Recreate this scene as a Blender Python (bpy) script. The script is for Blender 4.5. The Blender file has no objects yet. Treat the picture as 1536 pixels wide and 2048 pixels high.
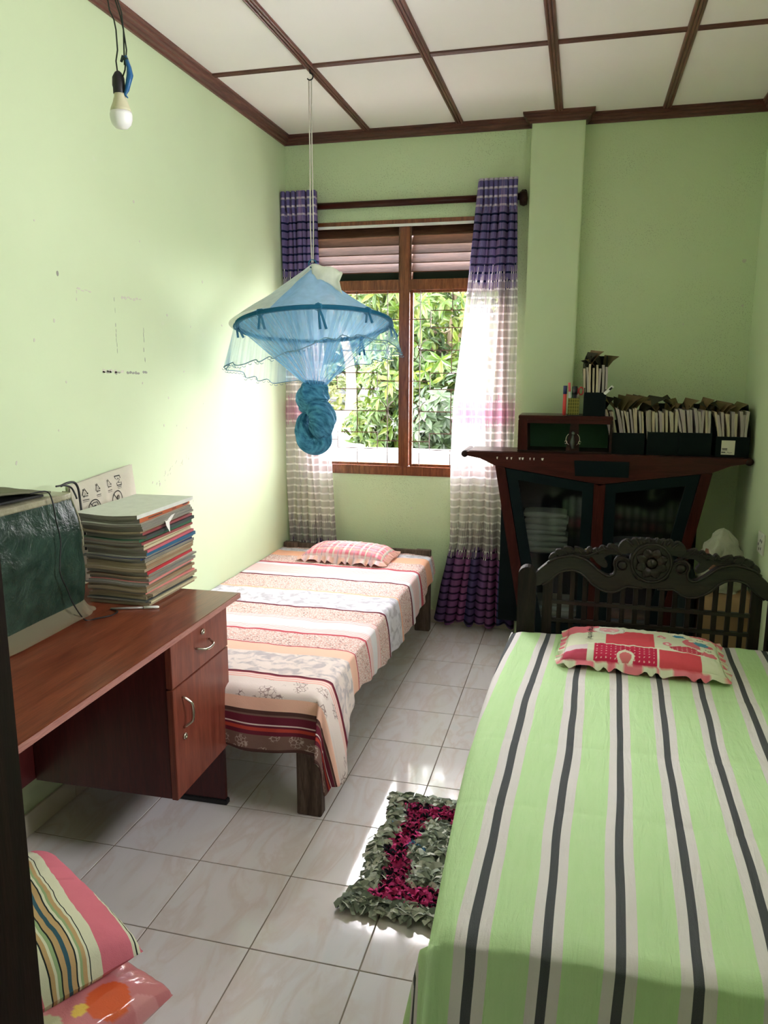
import bpy, bmesh, math, random
from math import sin, cos, pi, radians, sqrt, atan2
from mathutils import Vector, Matrix, noise
from mathutils.geometry import tessellate_polygon

random.seed(7)
SC = bpy.context.scene
COL = SC.collection

# ---------------------------------------------------------------- camera
cam_d = bpy.data.cameras.new('camera')
cam = bpy.data.objects.new('camera', cam_d); COL.objects.link(cam); SC.camera = cam
F_PX, YAW, PITCH, ROLL = 1530.4, -0.2488, -0.1876, 0.0024
cam_d.sensor_fit = 'VERTICAL'; cam_d.sensor_height = 24.0
cam_d.lens = F_PX / 2048 * 24.0
cam_d.clip_start = 0.02; cam_d.clip_end = 200
fw = Vector((sin(YAW)*cos(PITCH), cos(YAW)*cos(PITCH), sin(PITCH)))
rt = Vector((cos(YAW), -sin(YAW), 0)); up = rt.cross(fw)
r2 = cos(ROLL)*rt + sin(ROLL)*up; u2 = -sin(ROLL)*rt + cos(ROLL)*up
M = Matrix((r2, u2, -fw)).transposed().to_4x4(); M.translation = Vector((1.3969, -1.6477, 1.5275))
cam.matrix_world = M

# ---------------------------------------------------------------- sky, sun, exposure
world = bpy.data.worlds.new('sky'); SC.world = world; world.use_nodes = True
wn = world.node_tree.nodes; wl = world.node_tree.links
wbg = wn['Background']; wbg.inputs[0].default_value = (1.0, 0.935, 0.985, 1); wbg.inputs[1].default_value = 11.0
sun_d = bpy.data.lights.new('sun', 'SUN'); sun_d.energy = 16.0; sun_d.angle = radians(3); sun_d.color = (1, .95, .88)
sun = bpy.data.objects.new('sun', sun_d); COL.objects.link(sun)
sun.rotation_euler = (radians(13), 0, 0)      # comes over the roof from behind the camera
for nm, loc, rot, sx, sz in (('window_portal', (.39, 2.86, 1.62), (radians(-90), 0, 0), 1.2, 1.45), ('side_portal', (2.36, .225, 1.825), (radians(90), 0, radians(90)), .72, .72), ('hall_portal', (2.19, -2.875, 1.575), (radians(90), 0, radians(90)), .45, .55)):
    pd = bpy.data.lights.new(nm, 'AREA'); pd.shape = 'RECTANGLE'; pd.size = sx; pd.size_y = sz
    pd.cycles.is_portal = True
    po = bpy.data.objects.new(nm, pd); COL.objects.link(po); po.location = loc; po.rotation_euler = rot
SC.view_settings.view_transform = 'Standard'; SC.view_settings.look = 'None'
SC.view_settings.gamma = 1.0; SC.view_settings.use_curve_mapping = False
SC.view_settings.exposure = 2.02
SC.cycles.max_bounces = 14; SC.cycles.diffuse_bounces = 8; SC.cycles.transparent_max_bounces = 24
SC.cycles.sample_clamp_indirect = 8

# ---------------------------------------------------------------- node helper
class N:
    def __init__(s, name, rough=.6, spec=.5):
        s.m = bpy.data.materials.new(name); s.m.use_nodes = True
        s.t = s.m.node_tree; s.n = s.t.nodes; s.l = s.t.links
        s.b = s.n['Principled BSDF']; s.out = s.n['Material Output']
        s.b.inputs['Roughness'].default_value = rough
        s.b.inputs['Specular IOR Level'].default_value = spec
        s.tc = None
    def put(s, sock, v):
        if isinstance(v, bpy.types.NodeSocket): s.l.new(v, sock)
        elif isinstance(v, (tuple, list)):
            v = tuple(v); sock.default_value = v + (1,) if (len(v) == 3 and len(sock.default_value) == 4) else v
        else: sock.default_value = v
    def coord(s, k='Object'):
        if not s.tc: s.tc = s.n.new('ShaderNodeTexCoord')
        return s.tc.outputs[k]
    def sep(s, v):
        x = s.n.new('ShaderNodeSeparateXYZ'); s.put(x.inputs[0], v); return x.outputs
    def comb(s, x=0, y=0, z=0):
        c = s.n.new('ShaderNodeCombineXYZ')
        for i, v in enumerate((x, y, z)): s.put(c.inputs[i], v)
        return c.outputs[0]
    def ma(s, op, a, b=0.0, c=0.0):
        m = s.n.new('ShaderNodeMath'); m.operation = op
        s.put(m.inputs[0], a); s.put(m.inputs[1], b); s.put(m.inputs[2], c); return m.outputs[0]
    def sc(s, v, k):
        m = s.n.new('ShaderNodeVectorMath'); m.operation = 'MULTIPLY'; s.put(m.inputs[0], v); s.put(m.inputs[1], k if isinstance(k, tuple) else (k, k, k)); return m.outputs[0]
    def noise(s, v, scale=5, detail=3, rough=.5, dist=0):
        t = s.n.new('ShaderNodeTexNoise'); s.put(t.inputs['Vector'], v); t.inputs['Scale'].default_value = scale
        t.inputs['Detail'].default_value = detail; t.inputs['Roughness'].default_value = rough; t.inputs['Distortion'].default_value = dist
        return t.outputs['Fac']
    def voro(s, v, scale=5, feature='F1', out='Distance'):
        t = s.n.new('ShaderNodeTexVoronoi'); s.put(t.inputs['Vector'], v); t.inputs['Scale'].default_value = scale; t.feature = feature
        return t.outputs[out]
    def wn1(s, w):
        t = s.n.new('ShaderNodeTexWhiteNoise'); t.noise_dimensions = '1D'; s.put(t.inputs['W'], w); return t.outputs['Value']
    def ramp(s, f, st, mode='LINEAR'):
        r = s.n.new('ShaderNodeValToRGB'); e = r.color_ramp; e.interpolation = mode; s.put(r.inputs[0], f)
        while len(e.elements) < len(st): e.elements.new(0.5)
        for i, (p, c) in enumerate(sorted(st, key=lambda q: q[0])):
            e.elements[i].position = min(1, max(0, p)); c = c if not isinstance(c, (int, float)) else (c, c, c); e.elements[i].color = (*c[:3], 1)
        return r.outputs[0]
    def mix(s, f, a, b, mode='MIX'):
        m = s.n.new('ShaderNodeMix'); m.data_type = 'RGBA'; m.blend_type = mode
        s.put(m.inputs[0], f); s.put(m.inputs[6], a); s.put(m.inputs[7], b); return m.outputs[2]
    def bump(s, h, strength=.3, dist=.01):
        b = s.n.new('ShaderNodeBump'); b.inputs['Strength'].default_value = strength; b.inputs['Distance'].default_value = dist
        s.put(b.inputs['Height'], h); s.l.new(b.outputs[0], s.b.inputs['Normal']); return b.outputs[0]
    def col(s, c): s.put(s.b.inputs['Base Color'], c); return s
    def sheer(s, color, fac, transl=.5):
        """fac = opacity; cloth part diffuse + translucent"""
        tr = s.n.new('ShaderNodeBsdfTransparent'); tl = s.n.new('ShaderNodeBsdfTranslucent'); df = s.n.new('ShaderNodeBsdfDiffuse')
        s.put(tl.inputs[0], color); s.put(df.inputs[0], color)
        a = s.n.new('ShaderNodeMixShader'); s.put(a.inputs[0], transl); s.l.new(df.outputs[0], a.inputs[1]); s.l.new(tl.outputs[0], a.inputs[2])
        b = s.n.new('ShaderNodeMixShader'); s.put(b.inputs[0], fac); s.l.new(tr.outputs[0], b.inputs[1]); s.l.new(a.outputs[0], b.inputs[2])
        s.l.new(b.outputs[0], s.out.inputs[0]); return s
    def transl(s, color, f=.3):
        tl = s.n.new('ShaderNodeBsdfTranslucent'); s.put(tl.inputs[0], color)
        a = s.n.new('ShaderNodeMixShader'); a.inputs[0].default_value = f
        s.l.new(s.b.outputs[0], a.inputs[1]); s.l.new(tl.outputs[0], a.inputs[2]); s.l.new(a.outputs[0], s.out.inputs[0]); return s

def srgb(r, g, b):
    f = lambda c: (c/255/12.92) if c/255 <= .04045 else ((c/255+.055)/1.055)**2.4
    return (f(r), f(g), f(b))
def plain(name, c, rough=.6, spec=.4, metal=0, vary=.12, scale=8, bump=0):
    n = N(name, rough, spec); n.b.inputs['Metallic'].default_value = metal
    f = n.noise(n.coord(), scale, 4)
    n.col(n.mix(f, tuple(x*(1-vary) for x in c), tuple(min(1, x*(1+vary)) for x in c)))
    if bump: n.bump(n.noise(n.coord(), scale*8, 4), bump, .004)
    return n.m
def wood(name, dark, light, rough=.35, spec=.5, axis='y', scale=1.0, coat=0, bump=.08):
    n = N(name, rough, spec)
    st = {'x': (1.2, 14, 14), 'y': (14, 1.2, 14), 'z': (14, 14, 1.2)}[axis]
    v = n.sc(n.coord(), tuple(k*scale for k in st))
    f = n.noise(v, 3.0, 6, .6, 1.2); g = n.noise(n.sc(v, 4.0), 6, 3)
    c = n.mix(n.ramp(f, [(.35, 0), (.65, 1)]), dark, light)
    c = n.mix(n.ma('MULTIPLY', n.ramp(g, [(.3, 1), (.55, 0)]), .45), c, tuple(x*.5 for x in dark))
    n.col(c); n.b.inputs['Coat Weight'].default_value = coat; n.b.inputs['Coat Roughness'].default_value = .15
    n.bump(g, bump, .003)
    return n.m

# ---------------------------------------------------------------- materials
def wall_mat(name, c, mottle=.06):
    n = N(name, .75, .1); v = n.coord()
    f = n.noise(v, 1.6, 5, .6); g = n.noise(v, 60, 3)
    base = n.mix(f, tuple(x*(1-mottle) for x in c), tuple(x*(1+mottle) for x in c))
    spots = n.ramp(n.noise(v, 11, 5, .7), [(.66, 0), (.74, 1)])
    n.col(n.mix(n.ma('MULTIPLY', spots, .25), base, (c[0]*1.15, c[1]*1.02, c[2]*1.3)))
    n.bump(n.ma('ADD', n.ma('MULTIPLY', n.noise(v, 9, 4), .6), n.ma('MULTIPLY', g, .12)), .35, .006)
    return n.m
GREEN = (.61, .72, .475)
m_wall = wall_mat('wall_green_paint', GREEN)
def rough_wall():
    n = N('wall_green_rough_plaster', .75, .2); v = n.coord()
    f = n.noise(v, 1.4, 4); p = n.ramp(n.voro(v, 130), [(.10, 1), (.26, 0)])
    w = n.ramp(n.noise(v, 3, 2), [(.42, 0), (.6, 1)])
    c = n.mix(f, tuple(x*.95 for x in GREEN), tuple(x*1.05 for x in GREEN))
    n.col(n.mix(n.ma('MULTIPLY', n.ma('MULTIPLY', p, w), .85), c, (.2, .26, .12)))
    n.bump(n.noise(v, 110, 3), .45, .004); return n.m
m_wallb = rough_wall()
m_ceil = plain('ceiling_board_paint', (.87, .81, .81), .7, .2, vary=.035, scale=3)
m_hall = plain('hall_plaster', (.30, .32, .24), .8, .2)
m_grout = plain('grout', (.26, .22, .18), .9, .1, vary=.35, scale=20)
def tile_mat(k):
    n = N('floor_tile_glaze', .05, .55); v = n.coord('Object')
    info = n.n.new('ShaderNodeObjectInfo'); off = n.comb(n.ma('MULTIPLY', info.outputs['Random'], 37.0), n.ma('MULTIPLY', info.outputs['Random'], 91.0), 0)
    ad = n.n.new('ShaderNodeVectorMath'); n.put(ad.inputs[0], n.sc(v, (9, 3.4, 1))); n.put(ad.inputs[1], off)
    rotv = n.n.new('ShaderNodeVectorRotate'); rotv.inputs['Angle'].default_value = .7; n.put(rotv.inputs[0], ad.outputs[0])
    f = n.noise(rotv.outputs[0], 1.0, 5, .55, .8)
    c = n.ramp(f, [(.3, (.82, .77, .78)), (.46, (.79, .75, .755)), (.55, (.74, .66, .64)), (.62, (.81, .755, .76)), (.8, (.75, .745, .76))])
    n.col(c); n.b.inputs['Roughness'].default_value = .07
    n.bump(n.noise(n.coord(), 14, 2), .035, .004); return n.m
m_tile = tile_mat(0)
m_skirt = plain('skirting_tile_glaze', (.70, .64, .54), .15, .5, vary=.08)
m_batten = wood('ceiling_batten_wood', (.085, .022, .018), (.20, .07, .05), .35, .5, 'y')
m_battenx = wood('ceiling_batten_wood_across', (.065, .02, .016), (.16, .055, .04), .4, .5, 'x')
m_win = wood('window_frame_varnish', (.15, .035, .012), (.30, .085, .03), .25, .5, 'z', coat=.4)
m_louv = wood('louvre_timber', (.08, .035, .018), (.20, .105, .065), .5, .3, 'x')
m_iron = plain('grille_iron_paint', (.10, .045, .03), .45, .4)
m_white = plain('white_plastic', (.8, .8, .78), .4, .4, vary=.03)
m_darkwood = wood('dark_polished_wood', (.014, .006, .005), (.036, .013, .010), .4, .2, 'x')
m_cabred = wood('cabinet_red_brown_wood', (.034, .0055, .004), (.062, .012, .009), .4, .15, 'z')
m_cabredx = wood('cabinet_red_brown_wood_across', (.036, .006, .0045), (.066, .013, .010), .32, .25, 'x')
m_cabblack = plain('cabinet_blue_black_paint', (.0035, .010, .012), .4, .12)
m_carve = wood('carved_dark_teak', (.006, .0042, .003), (.022, .0145, .010), .33, .4, 'x')
m_carvez = wood('carved_dark_teak_upright', (.007, .005, .004), (.026, .018, .013), .42, .2, 'z')
m_rawwood = wood('rough_grey_brown_timber', (.07, .045, .034), (.17, .12, .095), .7, .2, 'z', bump=.3)
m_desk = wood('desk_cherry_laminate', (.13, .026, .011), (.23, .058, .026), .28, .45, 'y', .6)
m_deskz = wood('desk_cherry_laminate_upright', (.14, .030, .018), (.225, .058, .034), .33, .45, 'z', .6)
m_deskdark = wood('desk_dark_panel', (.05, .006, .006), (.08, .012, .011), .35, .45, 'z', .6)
m_edge = wood('desk_edge_band', (.30, .12, .10), (.42, .2, .17), .3, .5, 'y')
m_metal = plain('brushed_nickel', (.55, .5, .42), .25, .5, 1, .1)
m_black = plain('black_rubber', (.012, .012, .013), .5, .4)
m_jamb = wood('doorframe_dark_wood', (.006, .002, .0015), (.014, .005, .003), .5, .15, 'z')
m_outlet = plain('socket_plastic', (.78, .77, .7), .35, .4, vary=.03)

def glass(name, rough=0.0, tint=(1, 1, 1), refl=.08):
    n = N(name); t = n.n.new('ShaderNodeBsdfTransparent'); n.put(t.inputs[0], tint)
    g = n.n.new('ShaderNodeBsdfGlossy'); g.inputs['Roughness'].default_value = rough
    fr = n.n.new('ShaderNodeFresnel'); fr.inputs[0].default_value = 1.45
    a = n.n.new('ShaderNodeMixShader'); n.put(a.inputs[0], n.ma('MULTIPLY', fr.outputs[0], refl/.08)); n.l.new(t.outputs[0], a.inputs[1]); n.l.new(g.outputs[0], a.inputs[2])
    n.l.new(a.outputs[0], n.out.inputs[0]); return n.m
m_glass = glass('window_glass', .02, (.97, .99, .98), .05)
m_cabglass = glass('cabinet_glass', .08, (.82, .88, .88), .09)

# ---------------------------------------------------------------- mesh helpers
class MB:
    def __init__(s): s.v = []; s.f = []; s.mi = []; s.uv = None; s.sm = False
    def add(s, vs, fs, mi=0):
        k = len(s.v); s.v += [tuple(v) for v in vs]; s.f += [tuple(i+k for i in f) for f in fs]; s.mi += [mi]*len(fs)
    def box(s, x0, x1, y0, y1, z0, z1, mi=0):
        s.add([(x0,y0,z0),(x1,y0,z0),(x1,y1,z0),(x0,y1,z0),(x0,y0,z1),(x1,y0,z1),(x1,y1,z1),(x0,y1,z1)],
              [(0,3,2,1),(4,5,6,7),(0,1,5,4),(1,2,6,5),(2,3,7,6),(3,0,4,7)], mi)
    def hexa(s, p, mi=0):
        s.add(p, [(0,3,2,1),(4,5,6,7),(0,1,5,4),(1,2,6,5),(2,3,7,6),(3,0,4,7)], mi)
    def prism(s, pts, a0, a1, axis='y', mi=0):
        """polygon pts in the other two axes extruded from a0 to a1 along axis"""
        def P(p, a):
            return {'y': (p[0], a, p[1]), 'x': (a, p[0], p[1]), 'z': (p[0], p[1], a)}[axis]
        n = len(pts); vs = [P(p, a0) for p in pts] + [P(p, a1) for p in pts]
        tri = tessellate_polygon([[Vector((p[0], p[1], 0)) for p in pts]])
        fs = [tuple(t) for t in tri] + [tuple(i+n for i in reversed(t)) for t in tri] + [(i, (i+1) % n, (i+1) % n+n, i+n) for i in range(n)]
        s.add(vs, fs, mi)
    def tube(s, pts, r, seg=8, mi=0, closed=False, caps=True):
        pts = [Vector(p) for p in pts]; n = len(pts); rr = r if isinstance(r, (list, tuple)) else [r]*n
        prev = None; vs = []
        for i, p in enumerate(pts):
            d = (pts[(i+1) % n]-pts[i-1]) if closed else (pts[min(i+1, n-1)]-pts[max(i-1, 0)])
            d = d.normalized() if d.length > 1e-9 else Vector((0, 0, 1))
            if prev is None:
                a = Vector((0, 0, 1)) if abs(d.z) < .9 else Vector((1, 0, 0)); u = d.cross(a).normalized()
            else:
                u = (prev - d*prev.dot(d)); u = u.normalized() if u.length > 1e-6 else d.orthogonal().normalized()
            prev = u; w = d.cross(u)
            for k in range(seg):
                t = 2*pi*k/seg; vs.append(p + (u*cos(t)+w*sin(t))*rr[i])
        fs = []
        for i in range(n if closed else n-1):
            for k in range(seg):
                a, b = i*seg+k, i*seg+(k+1) % seg; c, d2 = ((i+1) % n)*seg+(k+1) % seg, ((i+1) % n)*seg+k
                fs.append((a, b, c, d2))
        if caps and not closed: fs += [tuple(reversed(range(seg))), tuple(range((n-1)*seg, n*seg))]
        s.add(vs, fs, mi)
    def lathe(s, prof, seg=24, c=(0, 0, 0), axis='z', mi=0):
        vs = []
        for r, h in prof:
            for k in range(seg):
                t = 2*pi*k/seg
                p = {'z': (r*cos(t), r*sin(t), h), 'y': (r*cos(t), h, r*sin(t)), 'x': (h, r*cos(t), r*sin(t))}[axis]
                vs.append((p[0]+c[0], p[1]+c[1], p[2]+c[2]))
        fs = [(i*seg+k, i*seg+(k+1) % seg, (i+1)*seg+(k+1) % seg, (i+1)*seg+k) for i in range(len(prof)-1) for k in range(seg)]
        fs += [tuple(reversed(range(seg))), tuple(range((len(prof)-1)*seg, len(prof)*seg))]
        s.add(vs, fs, mi)
    def grid(s, nu, nv, fn, mi=0, uvfn=None):
        k = len(s.v)
        s.v += [tuple(fn(i/nu, j/nv)) for j in range(nv+1) for i in range(nu+1)]
        if uvfn:
            if s.uv is None: s.uv = {}
            for j in range(nv+1):
                for i in range(nu+1): s.uv[k+j*(nu+1)+i] = uvfn(i/nu, j/nv)
        for j in range(nv):
            for i in range(nu):
                a = k+j*(nu+1)+i; s.f.append((a, a+1, a+nu+2, a+nu+1)); s.mi.append(mi)
    def build(s, name, mats, parent=None, smooth=False, bevel=0, bseg=2, solid=0, colfn=None, loc=None, recalc=True):
        me = bpy.data.meshes.new(name); me.from_pydata(s.v, [], s.f)
        mats = mats if isinstance(mats, (list, tuple)) else [mats]
        for m in mats: me.materials.append(m)
        me.polygons.foreach_set('material_index', s.mi)
        if s.uv:
            ul = me.uv_layers.new(name='UVMap')
            for li, lp in enumerate(me.loops): ul.data[li].uv = s.uv.get(lp.vertex_index, (0, 0))
        if colfn:
            ca = me.color_attributes.new('Col', 'FLOAT_COLOR', 'POINT')
            for i, v in enumerate(s.v): c = colfn(i); ca.data[i].color = (*c, 1)
        if recalc:
            bm = bmesh.new(); bm.from_mesh(me); bmesh.ops.recalc_face_normals(bm, faces=bm.faces)
            if bevel: bmesh.ops.bevel(bm, geom=[e for e in bm.edges if e.calc_face_angle(0) > .5], offset=bevel, segments=bseg, affect='EDGES', clamp_overlap=True)
            bm.to_mesh(me); bm.free()
        if smooth: me.shade_smooth()
        if smooth and bevel: me.shade_auto_smooth() if hasattr(me, 'shade_auto_smooth') else None
        o = bpy.data.objects.new(name, me); COL.objects.link(o)
        if solid:
            md = o.modifiers.new('thickness', 'SOLIDIFY'); md.thickness = solid; md.offset = 0
        if loc is not None: o.location = loc
        if parent is not None:
            o.parent = parent
            pl = parent
            w = Vector((0, 0, 0)); 
            while pl is not None: w += pl.location; pl = pl.parent
            if not parent.get('_local'): o.location = (o.location[0]-w[0], o.location[1]-w[1], o.location[2]-w[2])
        return o

def thing(name, label, cat, loc=(0, 0, 0), group=None):
    o = bpy.data.objects.new(name, None); COL.objects.link(o); o.location = loc; o.empty_display_size = .05
    o['label'] = label; o['category'] = cat
    if group: o['group'] = group
    return o
def tag(o, label, cat, group=None):
    o['label'] = label; o['category'] = cat
    if group: o['group'] = group
    return o
def struct(o, label=None):
    o['kind'] = 'structure'
    if label: o['label'] = label
    return o
def box(name, b, mat, parent=None, bevel=0, **k):
    m = MB(); m.box(*b); return m.build(name, mat, parent, bevel=bevel, **k)
ORD = 'first second third fourth fifth sixth seventh eighth ninth tenth eleventh twelfth thirteenth fourteenth fifteenth'.split()
def nz(x, y=0, z=0): return noise.noise(Vector((x, y, z)))
def lerp(a, b, t): return a+(b-a)*t
def interp(tab, x):
    if x <= tab[0][0]: return tab[0][1]
    for (a, va), (b, vb) in zip(tab, tab[1:]):
        if x <= b: return lerp(va, vb, (x-a)/(b-a))
    return tab[-1][1]
def smooth01(t): t = max(0, min(1, t)); return t*t*(3-2*t)

# ================================================================ ROOM SHELL
XL, XR, YB, YF, ZC = -.308, 2.23, 2.743, -1.0, 2.8086
T = .305
# floor: grout slab with a tile object per tile
fl = struct(box('floor', (XL-.1, XR+.1, -4.1, YB+.1, -.08, -.0015), m_grout), 'glossy white marbled floor tiles with brown grout')
tm = MB(); h = T/2-.0018; tm.box(-h, h, -h, h, -.006, 0); tile0 = None
def edge_tile(x0, x1, y0, y1):
    g = .0018; return box('tile', (x0+g, x1-g, y0+g, y1-g, -.006, 0), m_tile, fl, bevel=.0008, bseg=1)
for i in range(-1, 8):
    for j in range(-9, 9):
        x0, x1, y0, y1 = max(i*T, XL), min((i+1)*T, XR), j*T, min((j+1)*T, YB)
        if j < -4 and (x0 < .8 or x1 > 1.9): continue
        if x1-x0 < .02: continue
        if j*T < YF-.15 and j >= -4 and (x0 < .8): continue
        if x1-x0 > T-.001 and y1-y0 > T-.001:
            if tile0 is None:
                tile0 = tm.build('tile', m_tile, fl, bevel=.0008, bseg=1); o = tile0
            else:
                o = tile0.copy(); COL.objects.link(o)
            o.location = ((x0+x1)/2, (y0+y1)/2, 0)
        else: edge_tile(x0, x1, y0, y1)
# walls
w_l = struct(box('wall_left', (XL-.12, XL, YF-.12, YB+.15, 0, ZC), m_wall), 'pale green painted wall with scuffs')
wr_ = MB(); QY0, QY1, QZ0, QZ1 = -.15, .60, 1.45, 2.20      # side window, out of the frame to the right
wr_.box(XR, XR+.12, YF-.12, QY0, 0, ZC); wr_.box(XR, XR+.12, QY1, YB+.15, 0, ZC); wr_.box(XR, XR+.12, QY0, QY1, 0, QZ0); wr_.box(XR, XR+.12, QY0, QY1, QZ1, ZC)
w_r = struct(wr_.build('wall_right', m_wall))
WX0, WX1, WZ0, WZ1 = -.205, .992, .905, 2.335
wb = MB()
wb.box(XL, WX0, YB, YB+.13, 0, ZC); wb.box(WX1, XR, YB, YB+.13, 0, ZC)
wb.box(WX0, WX1, YB, YB+.13, 0, WZ0); wb.box(WX0, WX1, YB, YB+.13, WZ1, ZC)
w_b = struct(wb.build('wall_back', m_wallb), 'green rough plastered wall around the window')
pil = struct(box('wall_column', (1.0866, 1.3551, YB-.0838, YB+.01, 0, ZC), m_wall, bevel=.006), 'pale green pilaster on the back wall')
wf = MB(); wf.box(XL-.12, .70, YF-.12, YF, 0, ZC); wf.box(1.80, XR+.12, YF-.12, YF, 0, ZC); wf.box(.70, 1.80, YF-.12, YF, 2.15, ZC)
struct(wf.build('wall_front', m_wall))
# hall behind the camera, with an unseen side opening added for weak fill light
hl = MB(); hl.box(.38, .5, -4.0, YF-.12, 0, 2.5); hl.box(2.2, 2.32, -4.0, -3.1, 0, 2.5); hl.box(2.2, 2.32, -2.65, YF-.12, 0, 2.5); hl.box(2.2, 2.32, -3.1, -2.65, 0, 1.3); hl.box(2.2, 2.32, -3.1, -2.65, 1.85, 2.5); hl.box(.38, 2.32, -4.0, YF-.12, 2.5, 2.6)
hl.box(.5, 2.2, -4.1, -4.0, 0, 2.5)
struct(hl.build('wall_hall', m_hall))
# door frame at left foreground
dj = MB(); dj.box(.70, .828, YF-.12, YF, 0, 2.15); dj.box(.715, .812, YF, YF+.012, 0, 2.15)
d1 = struct(dj.build('door_1', m_jamb, bevel=.006), 'dark brown wooden door frame at the left edge')
box('frame_side', (1.72, 1.80, YF-.12, YF, 0, 2.15), m_jamb, d1, bevel=.004)
box('frame_head', (.828, 1.72, YF-.12, YF, 2.08, 2.15), m_jamb, d1, bevel=.004)
# skirting
bl = MB()
y = YF
while y < YB-.01:
    bl.box(XL, XL+.009, y+.001, min(y+T, YB)-.001, 0, .08); y += T
struct(bl.build('baseboard_left', m_skirt, bevel=.001))
bb = MB(); x = XL+.01
while x < XR:
    x1 = min(x+T, XR)
    bb.box(x+.001, x1-.001, YB-.009, YB, 0, .08); x += T
struct(bb.build('baseboard_back', m_skirt))
struct(box('baseboard_right', (XR-.009, XR, YF, YB, 0, .08), m_skirt))
# ceiling: boards and reeded battens
cl = struct(box('ceiling', (XL-.12, XR+.12, YF-.12, YB+.15, ZC+.006, ZC+.12), m_ceil), 'white ceiling boards divided by dark wooden battens')
bxs = [XL, .188, .7023, 1.2215, 1.7455, XR]; bys = [-1.0, -.72, .53, 1.7756, YB]
for i in range(5):
    for j in range(4):
        m = MB(); x0, x1, y0, y1 = bxs[i]+.002, bxs[i+1]-.002, bys[j]+.002, bys[j+1]-.002
        sg = .002
        m.grid(8, 8, lambda u, v: (lerp(x0, x1, u), lerp(y0, y1, v), ZC-sg*sin(pi*u)*sin(pi*v)*1.2))
        m.build('panel', m_ceil, cl)
def reeded(w, n=3, t=.011):
    pts = [(-w/2, 0)]
    for k in range(n):
        for a in range(5):
            th = pi*(1-a/4); cx = -w/2+w*(k+.5)/n
            pts.append((cx+w/n*.46*cos(th), -t*.55-t*.45*sin(th)))
    pts.append((w/2, 0)); return pts
for i, bx in enumerate(bxs[1:-1]):
    m = MB(); m.prism([(bx+p[0], ZC+p[1]) for p in reeded(.042)], YF, YB-.03-(.08 if i == 2 else 0), 'y'); m.build('batten', m_batten, cl)
for by in bys[1:-1]:
    for i in range(5):
        m = MB(); m.prism([(by+p[0], ZC+p[1]*.8) for p in reeded(.034)], bxs[i]+.02, bxs[i+1]-.02, 'x'); m.build('batten', m_battenx, cl)
# cornice (stepped moulding)
def cornice(sx):   # profile distance-from-wall d, z
    return [(0, ZC), (.045, ZC), (.045, ZC-.010), (.036, ZC-.013), (.036, ZC-.022), (.026, ZC-.026), (.024, ZC-.036), (.012, ZC-.040), (.010, ZC-.048), (0, ZC-.048)]
m = MB(); m.prism([(XL+d, z) for d, z in cornice(0)], YF, YB, 'y'); struct(m.build('trim_1', m_batten), 'dark reeded cornice along the left wall')
m = MB(); m.prism([(XR-d, z) for d, z in cornice(0)], YF, YB, 'y'); struct(m.build('trim_2', m_batten))
def mitre(x0, x1, yw, e0=0, e1=0):
    m = MB(); pr = cornice(0); n = len(pr)
    vs = [(x0+e0*d, yw-d, z) for d, z in pr]+[(x1+e1*d, yw-d, z) for d, z in pr]
    m.add(vs, [tuple(range(n)), tuple(reversed(range(n, 2*n)))]+[(i, (i+1) % n, (i+1) % n+n, i+n) for i in range(n)]); return m
struct(mitre(XL, 1.0866, YB, 1, -1).build('trim_3', m_battenx), 'dark cornice over the window')
struct(mitre(1.3551, XR, YB, 1, -1).build('trim_4', m_battenx))
struct(mitre(1.0866, 1.3551, YB-.0838, -1, 1).build('trim_5', m_battenx), 'dark cornice wrapped round the pilaster head')
for sgn, xx, nm in ((-1, 1.0866, 'trim_6'), (1, 1.3551, 'trim_7')):
    m = MB(); pr = cornice(0); n = len(pr)
    vs = [(xx+sgn*d, YB-.0838-d, z) for d, z in pr]+[(xx+sgn*d, YB-d, z) for d, z in pr]
    m.add(vs, [tuple(range(n)), tuple(reversed(range(n, 2*n)))]+[(i, (i+1) % n, (i+1) % n+n, i+n) for i in range(n)]); struct(m.build(nm, m_battenx))
# paint scuffs and tape residue on the left wall (peeled flakes)
m_scuff = plain('bare_plaster_scuff', (.60, .60, .50), .8, .1, vary=.15, scale=40)
m_scuffd = plain('pencil_grey_residue', (.34, .35, .30), .8, .1, vary=.3, scale=60)
sm_ = MB()
def flake(y, z, a, b, mi=0, ang=0):
    pts = []
    n = 9
    for k in range(n):
        t = 2*pi*k/n; r = 1+.5*nz(y*31+k*1.7, z*17)
        p = (cos(t)*a*r, sin(t)*b*r); pts.append((y+p[0]*cos(ang)-p[1]*sin(ang), z+p[0]*sin(ang)+p[1]*cos(ang)))
    sm_.prism(pts, XL+.0002, XL+.0009, 'x', mi)
rnd = random.Random(5)
def dashes(y0, z0, y1, z1, n, w, mi):
    for k in range(n):
        if rnd.random() < .3: continue
        t = (k+.5)/n; L = sqrt((y1-y0)**2+(z1-z0)**2)
        flake(lerp(y0, y1, t)+rnd.uniform(-.003, .003), lerp(z0, z1, t)+rnd.uniform(-.003, .003), L/n*.45, w*rnd.uniform(.5, 1.2), mi, atan2(z1-z0, y1-y0))
dashes(.742, 1.790, .894, 1.782, 7, .003, 0); dashes(.742, 1.788, .742, 1.75, 3, .002, 0)
dashes(.966, 1.785, 1.153, 1.785, 9, .005, 0); dashes(.968, 1.78, .964, 1.52, 14, .0013, 1); dashes(1.153, 1.68, 1.152, 1.522, 8, .0018, 1)
dashes(.863, 1.504, 1.168, 1.502, 16, .005, 1); dashes(.863, 1.508, 1.0, 1.506, 6, .006, 0)
for k in range(26):
    flake(rnd.uniform(.3, 2.5), rnd.uniform(.9, 2.2), rnd.uniform(.002, .006), rnd.uniform(.003, .008), 0, rnd.uniform(0, 3))
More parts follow.
